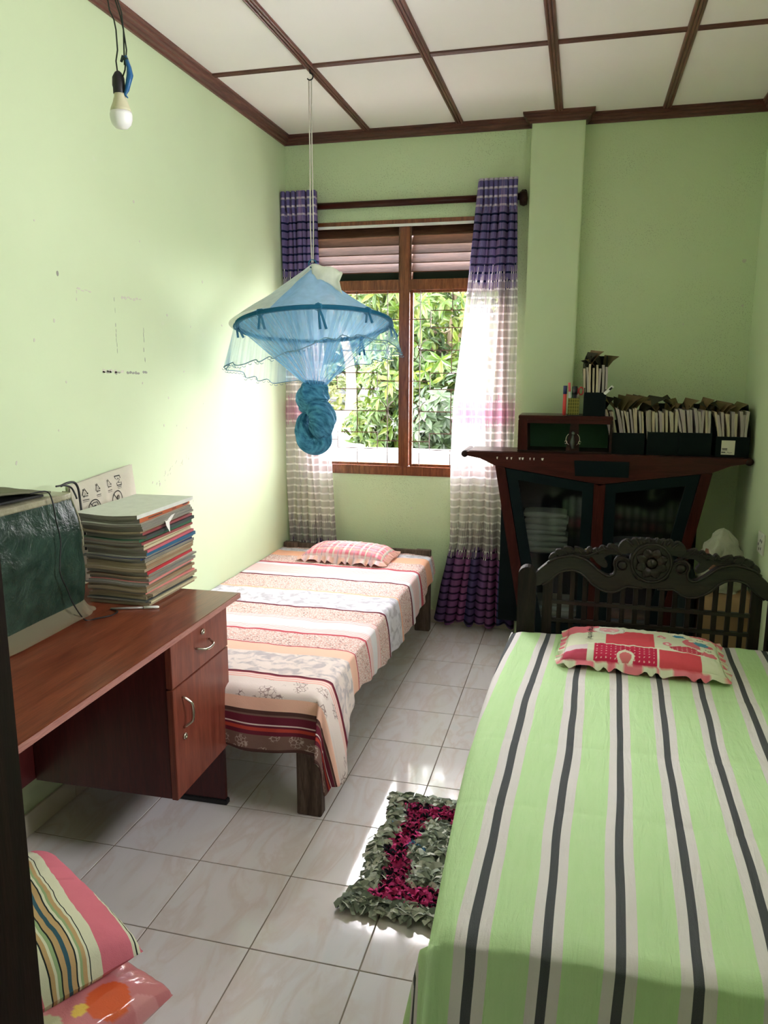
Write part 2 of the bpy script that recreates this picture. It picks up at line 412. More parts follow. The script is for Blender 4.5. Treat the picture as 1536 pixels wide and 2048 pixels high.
for k in range(26): flake(1.18+(k*.37 % 1)*.30+rnd.uniform(-.02, .02), 1.04+(k*.37 % 1)*.10+rnd.uniform(-.02, .02), rnd.uniform(.002, .007), .0025, 0, .9)
flake(.648, 1.83, .006, .009, 1)
o = sm_.build('paint_scuffs', [m_scuff, m_scuffd], w_l); o['kind'] = 'stuff'
# scuffs on back wall (right part)
sm2 = MB()
for (x, z, s) in ((2.17, 2.06, .010), (2.18, 1.84, .006), (1.9, 1.75, .004), (.55, .62, .004), (.3, .55, .005), (.45, .7, .005)):
    sm2.prism([(x+s*cos(t)*(1+.4*sin(3*t)), z+s*sin(t)) for t in [2*pi*k/8 for k in range(8)]], YB-.0009, YB-.0002, 'y')
o = sm2.build('paint_scuffs', m_scuff, w_b); o['kind'] = 'stuff'

# ================================================================ WINDOW
m_gap = plain('dark_green_gap_strip', (.012, .028, .02), .8, .1)
win = MB()
YW0, YW1 = YB-.012, YB+.075          # frame front / back
def wbx(x0, x1, z0, z1, y0=YW0, y1=YW1): win.box(x0, x1, y0, y1, z0, z1)
wbx(WX0, WX1, .895, .948); wbx(WX0, -.150, .948, WZ1); wbx(.937, WX1, .948, WZ1); wbx(-.150, .937, 2.300, WZ1)
w1 = struct(win.build('window_1', m_win, bevel=.004), 'varnished wooden window with louvres above iron-grilled panes')
box('mullion', (.372, .43, YW0-.004, YW1, .948, 2.300), m_win, w1, bevel=.006)
box('transom', (-.150, .372, YW0-.002, YW1, 1.955, 2.012), m_win, w1, bevel=.004)
box('transom', (.43, .937, YW0-.002, YW1, 1.955, 2.012), m_win, w1, bevel=.004)
box('head_strip', (-.2, .99, YW0-.012, YW0, 2.296, 2.310), m_white, w1)
box('window_sill', (WX0-.01, WX1+.01, YB+.075, YB+.17, .90, .93), plain('sill_cement', (.6, .6, .56)), w1)
for (x0, x1) in ((-.150, .372), (.43, .937)):
    for k in range(5):
        zc = 2.280-k*.049
        m = MB(); dy = .035; dz = .028
        m.prism([(YB+.002, zc-dz), (YB+.010, zc-dz-.004), (YB+.066, zc+dz-.006), (YB+.058, zc+dz)], x0+.008, x1-.008, 'x')
        m.build('louvre', m_louv, w1, bevel=.0015, bseg=1)
    box('gap_strip', (x0, x1, YB+.05, YB+.054, 2.012, 2.062), m_gap, w1)  # dark strip standing in for the dark gap below the slats
    for xx in (x0, x1-.008):
        box('louvre_stile', (xx, xx+.008, YB-.002, YB+.07, 2.012, 2.300), m_louv, w1)
    # casement sash and pane
    m = MB(); a = .012
    for b in ((x0, x1, 1.955-a, 1.955), (x0, x1, .948, .948+a), (x0, x0+a, .948+a, 1.955-a), (x1-a, x1, .948+a, 1.955-a)): m.box(b[0], b[1], YB+.03, YB+.055, b[2], b[3])
    sash = m.build('sash', m_win, w1)
    box('pane', (x0+a, x1-a, YB+.041, YB+.044, .948+a, 1.955-a), m_glass, sash)
    # iron grille
    xc = .111 if x0 < 0 else .673
    g = MB(); yg = YB+.018; r = .0028
    def bar(p, q): g.tube([(p[0], yg, p[1]), (q[0], yg, q[1])], r, 5)
    X0, X1, Z0, Z1 = x0+.002, x1-.002, .95, 1.953
    v0, v2 = xc-.185, xc+.185
    for v in (v0, v2): bar((v, Z0), (v, Z1))
    rects = [(1.746, 1.842), (1.399, 1.492), (1.048, 1.144)]
    zz = [Z1]+[q for (lo, hi) in rects for q in (hi, lo)]+[Z0]
    for k in range(0, 8, 2): bar((xc, zz[k]), (xc, zz[k+1]))
    for lo, hi in rects:
        a_, b_ = xc-.124, xc+.124
        bar((a_, lo), (b_, lo)); bar((a_, hi), (b_, hi)); bar((a_, lo), (a_, hi)); bar((b_, lo), (b_, hi))
        zm = (lo+hi)/2; bar((X0, zm), (a_, zm)); bar((b_, zm), (X1, zm))
    for zm in (1.621, 1.271): bar((v0, zm), (v2, zm))
    g.build('iron_grille', m_iron, w1)
    s2 = MB()
    for v in (v0, v2):
        for zm in (1.621, 1.271):
            for sg in (-1, 1):
                s2.tube([(v+sg*(.004+.045*(1-cos(t))), yg-.004, zm+.052*sin(t)*1.15) for t in [radians(-75+150*k/10) for k in range(11)]], .0026, 5)
            s2.lathe([(0, -.004), (.006, -.004), (.006, .004), (0, .004)], 8, (v, yg-.004, zm), 'y')
    s2.build('grille_scrolls', m_iron, w1)

w2 = MB()
for b in ((QY0, QY1, QZ0, QZ0+.05), (QY0, QY1, QZ1-.05, QZ1), (QY0, QY0+.05, QZ0+.05, QZ1-.05), (QY1-.05, QY1, QZ0+.05, QZ1-.05), ((QY0+QY1)/2-.025, (QY0+QY1)/2+.025, QZ0+.05, QZ1-.05)): w2.box(XR-.01, XR+.07, b[0], b[1], b[2], b[3])
w2 = struct(w2.build('window_2', m_win))
box('pane', (XR+.04, XR+.043, QY0+.05, QY1-.05, QZ0+.05, QZ1-.05), m_glass, w2)
# ================================================================ CURTAIN ROD AND CURTAINS
rod = thing('curtain_rod', 'dark brown wooden half-round curtain pole fixed above the window', 'curtain rod', (.4, 2.66, 2.42))
m = MB(); m.prism([(2.712+.018*cos(t), 2.42+.018*sin(t)) for t in [2*pi*k/14 for k in range(14)]], -.295, 1.045, 'x'); m.build('pole', m_cabredx, rod, smooth=True)
for xx in (-.285, 1.052):
    m = MB(); m.lathe([(.006, -.022), (.034, -.018), (.040, 0), (.034, .018), (.006, .022)], 20, (xx, 2.700, 2.408), 'x'); m.build('finial', m_darkwood, rod, smooth=True)
    box('bracket', (xx-.014, xx+.014, 2.715, YB, 2.41, 2.455), m_darkwood, rod, bevel=.003)

def curtain_mat():
    n = N('curtain_sheer_grid_weave'); uv = n.sep(n.coord('UV')); u, z = uv[0], uv[1]
    colw = .0135; ci = n.ma('FLOOR', n.ma('DIVIDE', u, colw)); rn = n.wn1(ci); rn2 = n.wn1(n.ma('ADD', ci, 71.3))
    big = n.wn1(n.ma('FLOOR', n.ma('DIVIDE', u, .12)))
    fu = n.ma('FRACT', n.ma('DIVIDE', u, colw)); vline = n.ma('LESS_THAN', fu, .3)
    fz = n.ma('FRACT', n.ma('DIVIDE', z, .043)); hline = n.ma('LESS_THAN', fz, .26)
    h1 = n.ma('ADD', 1.93, n.ma('MULTIPLY', rn, .16)); top = n.ma('GREATER_THAN', z, h1)
    topv = n.ma('MULTIPLY', vline, n.ma('GREATER_THAN', z, n.ma('SUBTRACT', h1, .13)))
    h2 = n.ma('ADD', .42, n.ma('MULTIPLY', rn2, .09)); bot = n.ma('LESS_THAN', z, h2)
    botv = n.ma('MULTIPLY', vline, n.ma('LESS_THAN', z, n.ma('ADD', h2, .15)))
    pk = n.ma('MULTIPLY', n.ma('LESS_THAN', n.ma('ABSOLUTE', n.ma('SUBTRACT', z, n.ma('ADD', 1.25, n.ma('MULTIPLY', rn2, .05)))), n.ma('ADD', .04, n.ma('MULTIPLY', rn, .05))), vline)
    pkz = n.ma('MULTIPLY', n.ma('SUBTRACT', 1, n.ma('MINIMUM', n.ma('MULTIPLY', n.ma('ABSOLUTE', n.ma('SUBTRACT', z, 1.26)), 14), 1)), .45)
    hz = n.ma('GREATER_THAN', z, 2.34)
    ctop = n.mix(n.ma('FRACT', n.ma('MULTIPLY', u, 3.1)), (.20, .17, .38), (.27, .18, .38))
    cdark = (.018, .022, .07)
    ct = n.mix(hline, ctop, n.mix(hz, cdark, (.55, .45, .58)))
    ct = n.mix(n.ma('MULTIPLY', n.ma('LESS_THAN', z, 2.32), n.ma('MULTIPLY', vline, .75)), ct, cdark)
    cb = n.mix(n.ma('FRACT', n.ma('ADD', .15, n.ma('MULTIPLY', u, 1.4))), (.06, .07, .18), (.34, .11, .27))
    cb = n.mix(n.ma('MULTIPLY', hline, .85), cb, (.015, .012, .035))
    sheerc = n.mix(hline, (.74, .67, .68), (.92, .88, .88))
    sheerc = n.mix(pkz, sheerc, (.80, .42, .62)); sheerc = n.mix(pk, sheerc, (.55, .10, .32))
    sheerc = n.mix(topv, sheerc, (.12, .08, .22)); sheerc = n.mix(botv, sheerc, (.09, .03, .10))
    c = n.mix(top, sheerc, ct); c = n.mix(bot, c, cb)
    dense = n.ma('MAXIMUM', top, bot)
    lines = n.ma('MAXIMUM', n.ma('MAXIMUM', hline, pk), n.ma('MAXIMUM', topv, botv))
    op = n.ma('MAXIMUM', n.ma('MAXIMUM', n.ma('MULTIPLY', dense, .985), n.ma('MULTIPLY', lines, .93)), .60)
    n.sheer(c, op, n.ma('SUBTRACT', .42, n.ma('MULTIPLY', dense, .34))); return n.m
m_curt = curtain_mat()
def curtain(name, label, edL, edR, ztop, zbot, folds, cloth_w, amp, ph, yc=2.622):
    root = thing(name, label, 'curtain', ((edL(zbot)+edR(zbot))/2, 2.62, zbot))
    m = MB(); nu, nv = folds*14, 90
    def fn(u, v):
        z = lerp(zbot, ztop, v); x0, x1 = edL(z), edR(z)
        s = u + .013*sin(u*19+ph)+.01*sin(u*37+ph*2)
        a = amp(z)*(1+.35*sin(u*11+ph))
        y = yc + a*sin(2*pi*folds*s+ph) + .006*sin(z*5+u*9)
        x = lerp(x0, x1, u)+.55*a*cos(2*pi*folds*s+ph)*(1 if .03 < u < .97 else .2)*.6 + .006*sin(z*4+u*20)
        return (max(x, XL+.004), y, z + (.012*sin(u*23+ph) if v == 0 else 0))
    m.grid(nu, nv, fn, 0, lambda u, v: (u*cloth_w, lerp(zbot, ztop, v)))
    m.build('cloth', m_curt, root, smooth=True, recalc=False)
    # heading tape: pleats standing above the pole
    t = MB()
    for k in range(folds):
        uc = (k+.5)/folds; xc = lerp(edL(ztop), edR(ztop), uc)
        t.lathe([(.003, ztop-.16), (.010, ztop-.09), (.012, ztop), (.003, ztop+.001)], 8, (xc, yc-.018, 0))
    t.build('heading_pleats', m_pleat, root, smooth=True)
    return root
npl = N('curtain_heading_cloth', .8, .1); zz = npl.sep(npl.coord('Object'))[2]
npl.col(npl.mix(npl.ma('LESS_THAN', npl.ma('FRACT', npl.ma('DIVIDE', zz, .043)), .26), (.13, .11, .30), (.55, .48, .62))); m_pleat = npl.m
eRL = lambda z: interp([(.03, .600), (.12, .615), (.25, .635), (.40, .668), (.52, .690), (.7, .695), (.95, .695), (1.35, .703), (1.83, .747), (2.2, .79), (2.51, .822)], z)
eRR = lambda z: interp([(.03, 1.075), (.6, 1.06), (1.3, 1.045), (2.51, 1.026)], z)
ampR = lambda z: interp([(0, .030), (.5, .020), (1.5, .017), (2.3, .020), (2.5, .019)], z)
curtain('curtain', 'sheer grid curtain hanging right of the window beside the dark cabinet', eRL, eRR, 2.505, .035, 8, 1.6, ampR, .4, 2.668)
eLL = lambda z: interp([(.03, -.300), (2.5, -.302)], z)
eLR = lambda z: interp([(.03, .010), (.5, .006), (.95, -.015), (1.5, -.06), (2.0, -.085), (2.5, -.088)], z)
curtain('curtain', 'sheer grid curtain hanging in the corner left of the window', eLL, eLR, 2.495, .045, 7, 1.2, lambda z: interp([(0, .014), (.9, .016), (2.5, .018)], z), 1.9, 2.66)

# ================================================================ LEFT BED
bed = thing('single_bed', 'low grey-brown timber single bed under a striped print bedspread', 'bed', (.15, 1.6, 0))
BX0, BX1, BY0, BY1, BZ = -.300, .600, .615, 2.60, .452
for (x0, x1, y0, y1, z1) in ((.512, .600, BY0+.005, BY0+.05, .43), (BX0, BX0+.09, BY0+.005, BY0+.05, .43), (.512, .600, BY1-.03, BY1+.012, .487), (BX0, BX0+.09, BY1-.03, BY1+.012, .487)):
    box('leg', (x0, x1, y0, y1, 0, z1), m_rawwood, bed, bevel=.003)
box('side_rail', (BX1-.028, BX1-.003, BY0+.05, BY1-.03, .30, .42), m_rawwood, bed, bevel=.003)
box('side_rail', (BX0+.003, BX0+.028, BY0+.05, BY1-.03, .30, .42), m_rawwood, bed, bevel=.003)
box('end_board', (BX0+.09, .512, BY0+.012, BY0+.037, .30, .42), m_rawwood, bed, bevel=.003)
box('end_board', (BX0+.09, .512, BY1-.02, BY1+.005, .33, .484), m_rawwood, bed, bevel=.003)
box('mattress', (BX0+.004, BX1-.004, BY0+.052, BY1-.032, .421, BZ-.006), plain('foam', (.5, .45, .4)), bed, bevel=.01)

def spread1_mat():
    n = N('bedspread_banded_print', .85, .08); uv = n.sep(n.coord('UV')); a, s0 = uv[0], uv[1]
    s = n.ma('ADD', s0, n.ma('MULTIPLY', n.ma('SUBTRACT', n.noise(n.coord('UV'), 3, 2), .5), .022))
    L = 2.5
    W = (.82, .77, .80); LIL = (.76, .73, .80); ORG = (.93, .50, .34); RED = (.55, .10, .13); MAR = (.16, .025, .045); SAL = (.92, .56, .44)
    CRM = (.82, .70, .67); BRN = (.22, .13, .11); DBR = (.10, .05, .045)
    # base colour, pattern (0 none, .25 leopard fine, .5 blotch, .75 pink pinstripes, 1 flowers)
    seg = [(0, CRM, .25), (.15, LIL, .5), (.215, ORG, 0), (.33, CRM, .25), (.48, RED, 0), (.50, W, .75), (.735, MAR, 0), (.745, CRM, .25), (.96, ORG, 0), (.98, LIL, .5), (1.205, MAR, 0), (1.22, CRM, .25), (1.36, W, .75), (1.535, RED, 0),
           (1.55, CRM, .25), (1.685, RED, 0), (1.695, SAL, 0), (1.772, CRM, .5), (1.965, MAR, 0), (1.985, CRM, .75), (2.02, CRM, 1), (2.12, SAL, .75)]
    drop = [(2.165, DBR, 0), (2.178, BRN, 0), (2.185, MAR, 0), (2.212, CRM, 0), (2.217, MAR, 0), (2.224, (.52, .07, .05), 0), (2.236, MAR, 0), (2.25, BRN, 1), (2.30, DBR, 0), (2.312, CRM, 0), (2.317, DBR, 0), (2.335, BRN, .75), (2.35, MAR, 0)]
    def R(lst, k, lo, hi):
        return n.ramp(n.ma('DIVIDE', n.ma('SUBTRACT', s, lo), hi-lo), [((p-lo)/(hi-lo), q[k-1] if k == 1 else q[1]) for p, *q in [(t[0], t[1], t[2]) for t in lst]], 'CONSTANT')
    isd = n.ma('GREATER_THAN', s, 2.165)
    base = n.mix(isd, R(seg, 1, 0, 2.165), R(drop, 1, 2.165, 2.37))
    pat = n.sep(n.mix(isd, R(seg, 2, 0, 2.165), R(drop, 2, 2.165, 2.37)))[0]
    def near(v): return n.ma('LESS_THAN', n.ma('ABSOLUTE', n.ma('SUBTRACT', pat, v)), .1)
    co = n.coord('UV')
    leo = n.ma('MULTIPLY', n.ramp(n.voro(n.sc(co, (1, 1.5, 1)), 62), [(.25, 1), (.34, 0)]), n.ramp(n.noise(co, 13, 2), [(.45, .25), (.55, 1)]))
    lace = n.ramp(n.voro(co, 90, 'DISTANCE_TO_EDGE'), [(.06, .75), (.16, 0)])
    blo = n.ramp(n.noise(co, 24, 3, .5, .6), [(.46, 0), (.62, .6)])
    pin = n.ma('MULTIPLY', n.ma('LESS_THAN', n.ma('FRACT', n.ma('DIVIDE', s, .0145)), .4), n.ma('LESS_THAN', n.ma('ABSOLUTE', n.ma('SUBTRACT', n.ma('FRACT', n.ma('DIVIDE', n.ma('SUBTRACT', s, .50), .235)), .5)), .32))
    flo = n.ramp(n.voro(co, 75, 'DISTANCE_TO_EDGE'), [(.03, .8), (.09, 0)])
    floz = n.ramp(n.voro(co, 16), [(.38, 1), (.45, 0)])
    c = n.mix(n.ma('MULTIPLY', near(.25), leo), base, (.20, .13, .13))
    c = n.mix(n.ma('MULTIPLY', near(.25), lace), c, (.62, .30, .26))
    c = n.mix(n.ma('MULTIPLY', near(.5), blo), c, (.36, .32, .38))
    c = n.mix(n.ma('MULTIPLY', near(.75), pin), c, (.88, .38, .34))
    c = n.mix(n.ma('MULTIPLY', near(1.0), n.ma('MULTIPLY', flo, floz)), c, n.mix(isd, (.22, .12, .12), (.62, .5, .46)))
    n.col(c); n.bump(n.ma('ADD', n.noise(co, 9, 4), n.ma('MULTIPLY', n.noise(co, 300, 1), .1)), .35, .012); return n.m
m_sp1 = spread1_mat()
m = MB(); W1 = BX1-BX0+.008; LEN = BY1-BY0+.02; DR = .205
hemz = [(.615, .15), (.66, .165), (.70, .19), (.76, .26), (.92, .315), (1.07, .305), (1.31, .27), (1.68, .245), (2.08, .25), (2.3, .29), (2.54, .345), (2.7, .36)]
def sp1(u, v):
    a = u*(W1+DR); s = v*(LEN+DR)
    x = BX0-.004+min(a, W1); y = BY1+.008-min(s, LEN)
    wr = .0035*nz(a*7, s*5, 1)+.003*nz(a*19, s*3.5, 4)+.002*nz(a*3+s*9, s*2, 7)
    z = BZ+.004+wr
    da = max(0, a-W1); ds = max(0, s-LEN)
    edge = max(0, 1-(W1-min(a, W1))/.03); edge2 = max(0, 1-(LEN-min(s, LEN))/.03)
    z -= .008*edge**2+.008*edge2**2
    if da > 0 and ds <= 0:
        hz = interp(hemz, y); d = da/DR*(BZ-hz)
        z = BZ-.004-d; x = BX1+.006+.022*(1-math.exp(-d*14))+.006*sin(y*23)*da/DR+.004*sin(y*51)*da/DR
        x += .05*smooth01((.95-y)/.3)*da/DR
    elif ds > 0 and da <= 0:
        z = BZ-.004-ds*1.0-.006*sin(x*21)*ds/DR; y = BY0-.014-.018*(1-math.exp(-ds*14))-.006*sin(x*17+1)*ds/DR-.003*sin(x*43)*ds/DR
    elif da > 0 and ds > 0:
        th = atan2(ds, da); q = max(da, ds)/DR; L_ = q*(BZ-.15)*(1+.12*sin(2*th))
        if th < pi/4: L_ = lerp(q*(BZ-.15), L_, smooth01(th/(pi/4)))
        z = BZ-.004-lerp(q*(BZ-.15), q*DR*1.0+.0, smooth01((th-pi/4)/(pi/4))) - (.04*q if .5 < th < 1.1 else 0)*sin((th-.5)/.6*pi)
        r_ = .02+.055*q*(.6+.4*sin(th*4+1))
        x = BX1+.002+r_*cos(th); y = BY0-.012-r_*sin(th)*.8
    return (x, y, z)
m.grid(150, 300, sp1, 0, lambda u, v: (u*(W1+DR), v*(LEN+DR)+.1))
o = m.build('bedspread', m_sp1, smooth=True, solid=.0025, recalc=False)
tag(o, 'pink, orange and cream banded animal print bedspread hanging off the left bed', 'bedspread')

# ---- pillows (colour by pattern painted into the weave)
def attr_mat(name, rough=.85, transl=0, bump=.4, coat=0):
    n = N(name, rough, .1); at = n.n.new('ShaderNodeAttribute'); at.attribute_name = 'Col'
    n.col(at.outputs['Color']); n.bump(n.ma('ADD', n.noise(n.coord(), 26, 4), n.ma('MULTIPLY', n.noise(n.coord(), 400, 1), .15)), bump, .006)
    n.b.inputs['Coat Weight'].default_value = coat
    return n.m
m_plaid = attr_mat('pillow_plaid_cotton'); m_print = attr_mat('pillow_printed_cotton'); m_stripe = attr_mat('pillow_striped_cotton')
def pillow_surface(w, d, h, ex=2.6):
    def prof(u, v):   # u,v in -1..1 -> thickness 0..1
        k = max(0, (1-abs(u)**ex))*max(0, (1-abs(v)**ex)); return k**.32
    def pos(u, v, top=True):
        pinch = 1-.06*(abs(u)**2)*(abs(v)**4) ; px = u*w/2*(1-.035*(1-abs(v))**2*0 - .03*(1-v*v)*abs(u)**6); py = v*d/2*(1-.03*(1-u*u)*abs(v)**6)
        th = prof(u, v)*h
        wr = .0035*nz(u*6, v*7, 3)+.0025*nz(u*15, v*4, 9)
        return (px, py, (th*.78+wr if top else -th*.22) + h*.22)
    return pos
def make_pillow(name, label, w, d, h, mat, colf, M4, ruffle=.03, cat='pillow', res=110):
    root = thing(name, label, cat, tuple(M4.translation)); root.rotation_euler = M4.to_euler(); root['_local'] = 1
    pos = pillow_surface(w, d, h); m = MB(); cols = []
    n1, n2 = res, int(res*d/w)
    for top in (True, False):
        for j in range(n2+1):
            for i in range(n1+1):
                u, v = -1+2*i/n1, -1+2*j/n2; cols.append(colf(u, v) if top else colf(u, v))
        m.grid(n1, n2, lambda a, b, top=top: pos(-1+2*a, -1+2*b, top))
    bd = m.build('cushion', mat, root, smooth=True, colfn=lambda i: cols[i])
    if ruffle:
        r = MB(); per = []; k = 4*60
        for q in range(k):
            t = q/k*4; sd, f = int(t), t-int(t); f = f*2-1
            p = [(f, -1), (1, f), (-f, 1), (-1, -f)][sd]; per.append(p)
        vs = []; rc = []
        for q, (u, v) in enumerate(per):
            b = Vector(pos(u*.995, v*.995, True)); nrm = Vector((u if abs(u) > .99 else 0, v if abs(v) > .99 else 0, 0)).normalized()
            for e in range(4):
                f = e/3; w_ = sin(q*.9+sin(q*.37)*2)
                vs.append((b.x+nrm.x*ruffle*f*(1+.2*w_), b.y+nrm.y*ruffle*f*(1+.2*w_), b.z*(1-f*.9)+.003+.011*f*w_+.004*f)); rc.append(colf(u, v, True) if e else colf(u, v))
        fs = [(q*4+e, ((q+1) % k)*4+e, ((q+1) % k)*4+e+1, q*4+e+1) for q in range(k) for e in range(3)]
        r.add(vs, fs); r.build('ruffle', mat, root, smooth=True, colfn=lambda i: rc[i], recalc=False)
    return root, pos
def plaid(u, v, ruf=False):
    x, y = u*.26, v*.165
    pink = (.86, .24, .32); c = pink
    fx, fy = (x/.105) % 1, (y/.085) % 1
    c = (.90, .34, .42) if .5 < fx < .9 else c
    if .5 < fy < .78: c = tuple((p+q)/2 for p, q in zip(c, (.95, .62, .42)))
    if fx < .16: c = tuple(p*.5+.45 for p in c)
    if .38 < fx < .46: c = (.80, .72, .62)
    if fy < .16: c = tuple(p*.5+.45 for p in c)
    if .86 < fy < .95: c = (.42, .38, .36) if y < -.03 else (.72, .62, .66)
    if .72 < fx < .76: c = (.55, .42, .52)
    if (x+.02)**2*1.2+(y-.07)**2*3 < .008 and nz(x*55, y*60) > -.05: c = (.93, .78, .80)
    if ruf: c = tuple(p*.9+.06 for p in c) if int(x*40) % 2 else (.86, .5, .42)
    return c
Mp = Matrix.Translation((.165, 2.405, BZ+.006)) @ Matrix.Rotation(radians(-2), 4, 'Z')
make_pillow('pillow', 'small pink plaid pillow with frilled edge on the left bed', .47, .27, .085, m_plaid, plaid, Mp)

# ================================================================ RIGHT BED
HC = 1.697
bed2 = thing('double_bed', 'dark carved teak bed with scrolled headboard under a green striped bedspread', 'bed', (HC, .5, 0))
HY = 1.45
def mir(pts): return [(2*HC-x, z) for x, z in pts]
def post(x0, x1, ztop, y0, y1, nm='post'):
    m = MB(); w = x1-x0; n = 10
    pts = [(x0, 0), (x1, 0), (x1, ztop-w*.5)]+[((x0+x1)/2+w/2*cos(pi*k/n), ztop-w*.5+w*.5*sin(pi*k/n)) for k in range(1, n)]+[(x0, ztop-w*.5)]
    m.prism(pts, y0, y1, 'y'); return m.build(nm, m_carvez, bed2, bevel=.005)
post(1.184, 1.257, .728, HY-.03, HY+.03); post(2*HC-1.257, 2*HC-1.184, .728, HY-.03, HY+.03)
def hb(px, py):   # headboard crop pixel -> x, z on the headboard plane
    X = 1020+px/5.297; Y = 1060+py/5.297
    d = fw+(X-768)/F_PX*r2-(Y-1024)/F_PX*u2
    t = (HY-.015+1.6477)/d.y; return (1.3969+t*d.x, 1.5275+t*d.z)
arm = [hb(*p) for p in ((272,452),(330,400),(400,345),(440,316),(480,296),(540,283),(600,274),(660,270),(720,280),(780,300),(830,328),(880,372),(930,420),(975,455),(1020,480),(1060,487),(1095,468),(1112,435),(1112,395),(1100,360),(1108,322),(1140,292),(1180,282),(1225,292),(1262,325),(1280,370),(1285,420),(1300,470),(1330,510),(1400,540),(1480,556))]
arm += [(HC+.001, arm[-1][1]-.002), (HC+.001, hb(1520,618)[1])]
arm += [hb(*p) for p in ((1400,612),(1300,600),(1240,590),(1200,612),(1150,640),(1080,655),(1000,645),(930,610),(870,570),(830,525),(790,482),(740,445),(690,424),(640,417),(580,423),(530,440),(480,478),(440,518),(400,545),(340,572),(275,592))]
th0, th1 = HY-.022, HY+.022
for k in range(2):
    P = arm if k == 0 else mir(arm)
    m = MB(); m.prism(P, th0, th1, 'y'); a = m.build('scroll_rail', m_carve, bed2, bevel=.004, bseg=2)
    # raised ribs along both edges
    for seg_, rr in ((P[2:24], .0055), (P[33:53], .005)):
        r = MB(); r.tube([(x, th0-.001, z) for x, z in [(lerp(q[0], (P[10][0]), 0), q[1]) for q in seg_]], rr, 6); r.build('rib', m_carve, a, smooth=True)
leaf = [hb(*p) for p in ((405,305),(425,268),(452,246),(488,240),(478,222),(500,208),(540,203),(578,214),(568,184),(605,180),(650,190),(688,218),(680,180),(725,188),(770,208),(808,236),(812,204),(832,184),(856,184),(872,202),(874,214),(905,195),(944,202),(955,176),(985,166),(1028,188),(1035,160),(1062,150),(1105,165),(1148,190),(1180,230),(1200,262),(1165,268),(1120,262),(1070,258),(1040,268),(1000,290),(1010,325),(1030,350),(1036,382),(1015,402),(985,395),(950,376),(915,345),(890,310),(868,286),(830,300),(780,282),(720,262),(660,254),(600,256),(540,266),(480,282),(440,305),(415,325))]
crest = [hb(*p) for p in ((1148,192),(1165,150),(1195,118),(1240,97),(1278,106),(1284,122),(1295,100),(1325,84),(1358,90),(1366,104),(1378,88),(1400,86),(1425,100),(1436,110),(1446,92),(1470,85),(1494,98),(1500,112))]
crest += [(HC, hb(1505,104)[1]+.002), (HC, hb(1505,200)[1]-.05)]+[hb(*p) for p in ((1400,250),(1340,262),(1300,300),(1285,310),(1292,280),(1310,252),(1280,246),(1240,250),(1205,262),(1180,232))]
for k in range(2):
    for nm, pl_ in (('leaf_carving', leaf), ('crest_carving', crest)):
        P = pl_ if k == 0 else mir(pl_)
        m = MB(); m.prism(P, th0+.004, th1-.008, 'y'); o = m.build(nm, m_carve, bed2, bevel=.003)
        r = MB()
        if nm == 'leaf_carving':
            q = [P[i] for i in (0, 3, 7, 11, 15, 20, 24, 28, 30)]; q = [(x, z-.018+.004*i/8) for i, (x, z) in enumerate(q)]
            r.tube([(x, th0+.003, z) for x, z in q], .0035, 6); 
            for i in (4, 7, 10, 13, 17, 21, 24, 27):
                x, z = P[i]; r.tube([(x, th0+.004, z-.003), (x+(.012 if k == 0 else -.012), th0+.002, z-.020)], [.002, .0045], 6)
            o2 = r.build('vein', m_carve, o, smooth=True)
        else:
            for i in (3, 7, 11, 15):
                x, z = P[i]; r.tube([(x, th0+.003, z-.004), (lerp(x, HC, .25), th0+.001, z-.024)], [.003, .006], 6)
            r.build('lobe', m_carve, o, smooth=True)
    # volute disc
    vx, vz = hb(1190, 368); vx = vx if k == 0 else 2*HC-vx
    m = MB(); m.lathe([(0.001, th0-.012), (.012, th0-.012), (.017, th0-.006), (.019, th0)], 18, (vx, 0, vz), 'y')
    sp = [(vx+(1 if k else -1)*(.012+.018*t/6.5)*cos(t+2), th0-.002, vz+(.012+.018*t/6.5)*sin(t+2)) for t in [i*.3 for i in range(24)]]
    m.tube(sp, [.004]*len(sp), 6); m.build('volute', m_carve, bed2, smooth=True)
# centre panel and rosette
cz = hb(1475, 345)[1]; R0 = .080
m = MB(); cb = [(HC+R0*1.02*cos(t), cz+R0*1.05*sin(t)) for t in [2*pi*i/36 for i in range(36)]]
m.prism(cb, th0-.002, th1, 'y'); ros = m.build('medallion', m_carve, bed2, bevel=.004)
m = MB(); m.tube([(HC+R0*.92*cos(t), th0-.004, cz+R0*.95*sin(t)) for t in [2*pi*i/36 for i in range(36)]], .0055, 6, closed=True); m.build('ring', m_carve, ros, smooth=True)
for i in range(8):
    m = MB(); a = 2*pi*i/8+.39; ca, sa = cos(a), sin(a)
    def pet(u, v, ca=ca, sa=sa):
        r = lerp(.020, .062, u); w = .021*sin(pi*min(1, .18+u*.80))*(v*2-1)
        return (HC+ca*r-sa*w, th0-.003-.010*sin(pi*u)*(1-(v*2-1)**2)-.004*(abs(v*2-1)), cz+(sa*r+ca*w)*1.02)
    m.grid(8, 8, pet); m.build('petal', m_carve, ros, smooth=True, solid=.004)
m = MB(); m.lathe([(.001, th0-.020), (.008, th0-.019), (.013, th0-.014), (.018, th0-.012), (.021, th0-.004), (.021, th0)], 18, (HC, 0, cz), 'y'); m.build('boss', m_carve, ros, smooth=True)
